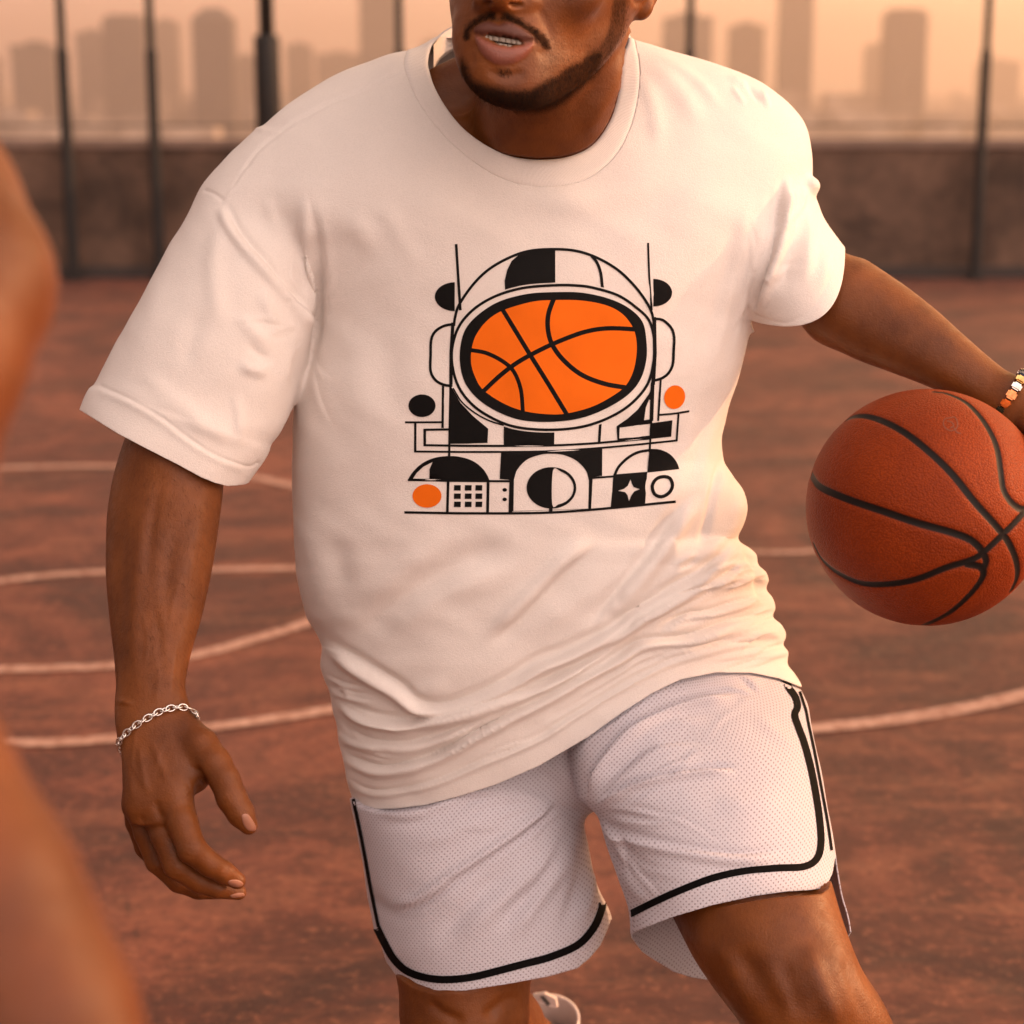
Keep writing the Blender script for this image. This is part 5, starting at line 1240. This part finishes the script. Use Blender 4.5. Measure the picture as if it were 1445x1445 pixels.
Rr_ = .12*(1-.013*np.exp(-(best/(hw*1.3))**2)+.0008*np.exp(-((best-hw*2.2)/(hw*.8))**2))
t = NT('basketball_leather'); o = t.obj(); n = t.noise(12, 4, .6, o)
vv = t.new('ShaderNodeTexVoronoi', i_Scale=520.); t.link(o, vv.inputs['Vector']); sm = t.attr('seam')
c = t.ramp(n, [(.3, (.22, .030, .0035)), (.7, (.32, .048, .0055))]); c = t.mix(t.ramp(vv.outputs['Distance'], [(.25, 0), (.6, .45)]), c, (.13, .018, .006))
c = t.mix(sm, c, (.012, .009, .008)); t.color(c); t.set(Roughness=.5)
h = t.math('MULTIPLY', t.math('SUBTRACT', 1.0, vv.outputs['Distance']), t.math('SUBTRACT', 1.0, sm)); t.bump(h, .6, .0012)
t.b.inputs['Specular IOR Level'].default_value = .12
cw = to_world(bc)
PBall = bc+U*Rr_[:, None]
ball = mesh_obj('basketball', PBall, TB[:, ::1], t.m, None, attrs={'seam': sm_}, origin=cw)
tag(ball, 'orange pebbled basketball with black seams held out at the right of the picture', 'basketball')
# stamped maker's ring on the leather
BVA = BVHTree.FromPolygons([tuple(p) for p in PBall], [tuple(q) for q in TB.tolist()])
t = NT('stamped_mark'); t.set(**{'Base Color': (.16, .035, .012, 1), 'Roughness': .6})
mk = [(strokepoly([(1340, 590), (1347, 589), (1351, 596), (1350, 604), (1342, 608), (1334, 604), (1331, 597), (1334, 591)], 1.6, True, True, 2), 0), (strokepoly([(1336, 594), (1343, 596), (1346, 601), (1341, 604)], 1.8), 0), (strokepoly([(1346, 603), (1350, 610), (1356, 612)], 1.6), 0)]
lay('stamped_mark', mk, BVA, [t.m], ball, .00025, 6, 2.2)

# ================================================================ silver chain bracelet
t = NT('silver'); t.set(**{'Base Color': (.82, .78, .74, 1), 'Roughness': .24, 'Metallic': 1.}); M_SIL = t.m
fp = [(168.5, 1058), (171, 1048), (179, 1037), (188, 1029), (200, 1020), (212, 1013), (225, 1006), (239.5, 1001.5), (252, 1000), (264.5, 1002), (272, 1007), (276, 1013)]
L3 = []
for x, y in fp:
    p, nr = hit(BVB, x, y)
    if p is None or p[2] > 1.95: p = cam(x, y, 1.856)
    else:
        if nr@p > 0: nr = -nr
        p = p+nr*.0026
    L3.append(p)
L3 = np.array(L3)
bk = [(280, 1022, 1.868), (268, 1030, 1.885), (240, 1040, 1.892), (205, 1055, 1.888), (178, 1064, 1.876)]
L3 = np.vstack([L3, [cam(*q) for q in bk]])
C3 = catmull(L3, .0008, True)
seg_ = np.linalg.norm(np.diff(np.vstack([C3, C3[:1]]), axis=0), axis=1); cum = np.concatenate([[0], np.cumsum(seg_)])
tot = cum[-1]; NL = int(tot/.0062); mbv = []; mbt = []
cen = L3.mean(0)
for i in range(NL):
    s0 = (i+.5)/NL*tot; k = min(np.searchsorted(cum, s0)-1, len(C3)-1)
    p = C3[k]; tg = C3[(k+3) % len(C3)]-C3[k-3]; tg /= np.linalg.norm(tg)
    o_ = p-cen; o_ -= tg*(o_@tg); o_ /= np.linalg.norm(o_); sd_ = np.cross(tg, o_)
    ang_ = .55*(1 if i % 2 else -1)+.15*math.sin(i*2.3); wd = sd_*math.cos(ang_)+o_*math.sin(ang_); up_ = np.cross(tg, wd)
    n1, n2 = 18, 8; lr, wr2, rr = .0048, .0031, .00078
    b0 = sum(len(q) for q in mbv)
    V = []
    for a in range(n1):
        A1_ = 2*math.pi*a/n1; c0 = tg*math.cos(A1_)*lr+wd*math.sin(A1_)*wr2; nrm = tg*math.cos(A1_)*wr2+wd*math.sin(A1_)*lr; nrm /= np.linalg.norm(nrm)
        for b_ in range(n2):
            B1 = 2*math.pi*b_/n2; V.append(p+c0+(nrm*math.cos(B1)+up_*math.sin(B1))*rr)
            mbt.append((b0+a*n2+b_, b0+a*n2+(b_+1) % n2, b0+((a+1) % n1)*n2+(b_+1) % n2, b0+((a+1) % n1)*n2+b_))
    mbv.append(np.array(V))
mesh_obj('chain_bracelet', np.vstack(mbv), np.array(mbt), M_SIL, pl)

# ================================================================ bead bracelet on the other wrist
aw = np.array([.845, .535, -.14]); aw /= np.linalg.norm(aw); cc_ = cam(1421, 563, 1.928)
e1_ = np.cross(aw, [0, 0, 1.]); e1_ /= np.linalg.norm(e1_); e2_ = np.cross(aw, e1_)
def gloss(name, col, rough=.15, metal=0): 
    t = NT(name); n = t.noise(160, 3, .6, t.obj()); t.color(t.ramp(n, [(.35, tuple(q*.6 for q in col)), (.65, col)])); t.set(Roughness=rough, Metallic=metal); return t.m
BM = [gloss('bead_orange', (.75, .16, .02)), gloss('bead_dark_green', (.03, .035, .02)), gloss('bead_gold', (.8, .5, .2), .2, 1.), gloss('bead_navy', (.05, .06, .10)), gloss('bead_copper', (.7, .25, .10), .2, 1.), gloss('bead_silver', (.85, .78, .70), .22, 1.)]
bb_root = None
NBD = 20; order = [0, 1, 3, 2, 5, 4, 0, 1, 5, 3, 2, 0, 4, 1, 5, 3, 0, 2, 1, 5]
for i in range(NBD):
    a = 2*math.pi*i/NBD; ra1, ra2 = .0325, .0300
    dr = e1_*math.cos(a)*ra1+e2_*math.sin(a)*ra2; tg = -e1_*math.sin(a)*ra1+e2_*math.cos(a)*ra2; tg /= np.linalg.norm(tg); on = np.cross(aw, tg)
    c0 = cc_+dr; bmm = bmesh.new(); bmesh.ops.create_cube(bmm, size=1); bmesh.ops.bevel(bmm, geom=bmm.edges[:], offset=.18, segments=2, affect='EDGES')
    ll = .0046*(1 if i % 2 else .86)
    V = np.array([c0+aw*v.co.x*.0105+tg*v.co.y*ll*2.1+on*v.co.z*.0062 for v in bmm.verts]); Fc = [tuple(v.index for v in f.verts) for f in bmm.faces]; bmm.free()
    if bb_root is None:
        th = np.linspace(0, 2*math.pi, 49)[:-1]; mb_ = MB(); mb_.tube([tuple(to_world(cc_+e1_*math.cos(q)*.0318+e2_*math.sin(q)*.0293)) for q in list(th)+[th[0]]], .0012, 6, False)
        bb_root = mb_.build('bead_bracelet', M_INKK, None, True); bb_root.parent = pl; bb_root.location = tuple(-ORG[pl.name]); ORG[bb_root.name] = np.zeros(3)
    o_ = mesh_obj('bead', V, Fc, BM[order[i]], None, smooth_shade=False); o_.parent = bb_root

# ================================================================ shoes
def shoe(ank, toe, heel, nm_mat, name='shoe'):
    """ank, toe, heel: world points of ankle centre, toe tip, heel bottom"""
    ank, toe, heel = map(np.array, (ank, toe, heel))
    def q(p, r): v = from_world(p); return (CX+F*v[0]/v[2], CY+F*v[1]/v[2], v[2], r*F/v[2])
    ax = toe-heel; ax /= np.linalg.norm(ax)
    up = ank-heel; up = up-ax*(up@ax); up /= np.linalg.norm(up)
    pr_ = chain([q(heel+up*.045+ax*.03, .040), q(heel+up*.035+ax*.12, .043), q(heel+up*.028+ax*.2, .044), q(heel+up*.022+ax*.262, .028)], .02)
    pr_ += chain([q(heel+up*.05+ax*.03, .038), q(ank+up*.065, .047)], .015)
    lo = from_world(np.array([heel, toe, ank])).min(0)-.12; hi = from_world(np.array([heel, toe, ank])).max(0)+.12
    P, Q = surface(pr_, lo, hi, .004, 'shoe'); P = smooth(P, Q, 3, .5); Wp = to_world(P)
    h_ = (Wp-heel)@up; a_ = (Wp-heel)@ax
    lim = (ank-heel)@up+.052
    P2_, T2_, hh = clip(P, tri(Q), lim-h_, h_)
    o1 = mesh_obj(name, P2_, T2_, nm_mat, pl); md = o1.modifiers.new('upper_thickness', 'SOLIDIFY'); md.thickness = .004; md.offset = -1
    V = []; n = 40   # sole
    side_ = np.cross(ax, up)
    for hgt, sc in ((-.004, .97), (0, 1.02), (.022, 1.03), (.026, .99)):
        for k in range(n):
            a = 2*math.pi*k/n; l = math.cos(a); w_ = math.sin(a)
            V.append(heel+ax*(.135+l*.158*(1 if sc > .98 else .97))+side_*w_*(.044+.006*l)*sc*(abs(w_)**.0)+up*hgt)
    Fc = [(r*n+k, r*n+(k+1) % n, (r+1)*n+(k+1) % n, (r+1)*n+k) for r in range(3) for k in range(n)]+[tuple(range(n))[::-1], tuple(3*n+k for k in range(n))]
    so2 = mesh_obj('sole', from_world(np.array(V)), Fc, M_SOLE, o1 if False else pl)
    return o1
t = cloth('shoe_leather', (.74, .60, .55), rough=.55); M_SHOE = t.m; M_SOLE = simple('white_rubber', (.70, .64, .60), .5)
hl_ = ftL+np.array([.012, .055, -.075])
sh1 = shoe(ftL+np.array([0, 0, .015]), (ftL[0]-.04, ftL[1]-.20, .02), hl_, M_SHOE)
shoe((ftR[0], ftR[1], .10), (ftR[0]+.04, ftR[1]-.23, .012), (ftR[0]-.008, ftR[1]+.045, .010), M_SHOE)
# folded tongue tab of the shoe that shows
tb = MB(); c0 = W(774, 1416, 2.44)
dxv = W(790, 1430, 2.44)-c0; 
tp = [W(752, 1404, 2.46), W(768, 1402, 2.445), W(784, 1410, 2.44), W(786, 1422, 2.44), W(776, 1420, 2.44), W(756, 1412, 2.45)]
V = [tuple(q) for q in tp]+[tuple(q+np.array([.002, .012, -.003])) for q in tp]
tb.add(V, [tuple(range(6)), tuple(range(6, 12))[::-1]]+[(i, 6+i, 6+(i+1) % 6, (i+1) % 6) for i in range(6)])
o_ = tb.build('tongue', M_SHOE, pl)
tb = MB(); tp = [W(762, 1406, 2.441), W(768, 1405, 2.439), W(777, 1416, 2.436), W(772, 1419, 2.436)]
V = [tuple(q-np.array([0, .002, 0])) for q in tp]+[tuple(q) for q in tp]; tb.add(V, [(0, 1, 2, 3), (4, 7, 6, 5)]+[(i, 4+i, 4+(i+1) % 4, (i+1) % 4) for i in range(4)])
tb.build('pull_tab', simple('dark_webbing', (.08, .065, .06)), pl)
print('props done', round(time.time()-T0, 1), flush=True)

# ================================================================ the defender in the near left foreground
D = []
D += chain([(-95, 300, .93, 128), (-72, 400, .89, 146), (-100, 510, .87, 132), (-135, 680, .85, 118), (-200, 960, .80, 112)], .01)
D += chain([(-200, 970, .80, 118), (-138, 1085, .79, 125), (-40, 1265, .78, 133), (45, 1450, .77, 133), (130, 1640, .76, 108), (165, 1760, .76, 92)], .03)
D += chain([(175, 1800, .76, 100), (205, 1900, .76, 95)], .02)
for k in range(4): D += chain([(155+k*32, 1910, .75+.01*k, 32), (160+k*38, 2010, .75+.01*k, 29), (162+k*38, 2090, .76+.01*k, 24)], .006)
D += chain([(260, 1820, .74, 34), (310, 1900, .73, 28)], .01)
def wd_(x, y, z, r): return wr_(x, y, z, r)
D += chain([wd_(-.335, .92, 1.43, .055), wd_(-.42, .86, 1.47, .07), wd_(-.58, .85, 1.45, .075)], .05)                # shoulders
D += chain([wd_(-.42, .86, 1.36, .13), wd_(-.42, .90, 1.15, .12), wd_(-.42, .95, .98, .13)], .06)
D += chain([wd_(-.40, .86, 1.36, .10), wd_(-.50, .86, 1.36, .11)], .05)
D += chain([wd_(-.42, .86, 1.50, .055), wd_(-.41, .84, 1.60, .055)], .03); D += chain([wd_(-.405, .82, 1.70, .082), wd_(-.40, .80, 1.64, .07)], .03); D.append(cone(wd_(-.395, .77, 1.64, .02)[:3], 60, wd_(-.395, .75, 1.61, .02)[:3], 45, .02))
D += chain([wd_(-.60, .85, 1.42, .065), wd_(-.72, .80, 1.18, .045), wd_(-.70, .98, 1.0, .034), wd_(-.68, 1.05, .95, .03)], .03)
for s_ in (-1, 1): D += chain([wd_(-.42+s_*.10, .96, .92, .10), wd_(-.42+s_*.17, .84, .52, .065), wd_(-.42+s_*.19, .98, .30, .058), wd_(-.42+s_*.19, 1.03, .09, .036), wd_(-.42+s_*.21, .90, .045, .036)], .03)
PD, QD = surface(D, (-1.05, -.55, .25), (.16, 1.55, 1.45), .0065, 'defender')
PD = smooth(PD, QD, 4, .5)
df = empty('person', (-.42, .95, 0), 'out-of-focus bare arm of a defender guarding from the near left edge', 'person')
M_SK2 = skin('defender_skin', (.15, .040, .008), (.085, .022, .005))
hd_ = to_world(PD)[:, 2]; mesh_obj('body', PD, QD, M_SK2, df, attrs={'hairline': sstep(1.60, 1.615, hd_+.02*np.sin(PD[:, 0]*30))})
Wd_ = to_world(PD); ND = vnormals(PD, QD)
# sleeveless top and shorts, cut from the body and stood off by a few millimetres
PT = PD+ND*.006; Wt = to_world(PT)
f = np.minimum(np.minimum(Wt[:, 2]-.86, 1.50-Wt[:, 2]), .12-np.abs(Wt[:, 0]+.44))
P3, T3 = clip(PT, tri(QD), f); mesh_obj('vest', P3, T3, simple('dark_vest', (.03, .03, .04), .9), df)
PT = PD+ND*.016; Wt = to_world(PT); f = np.minimum(np.minimum(Wt[:, 2]-.56, .97-Wt[:, 2]), .20-np.abs(Wt[:, 0]+.56))
P3, T3 = clip(PT, tri(QD), f); mesh_obj('shorts', P3, T3, simple('dark_shorts', (.03, .03, .04), .9), df)
print('all done', round(time.time()-T0, 1), flush=True)
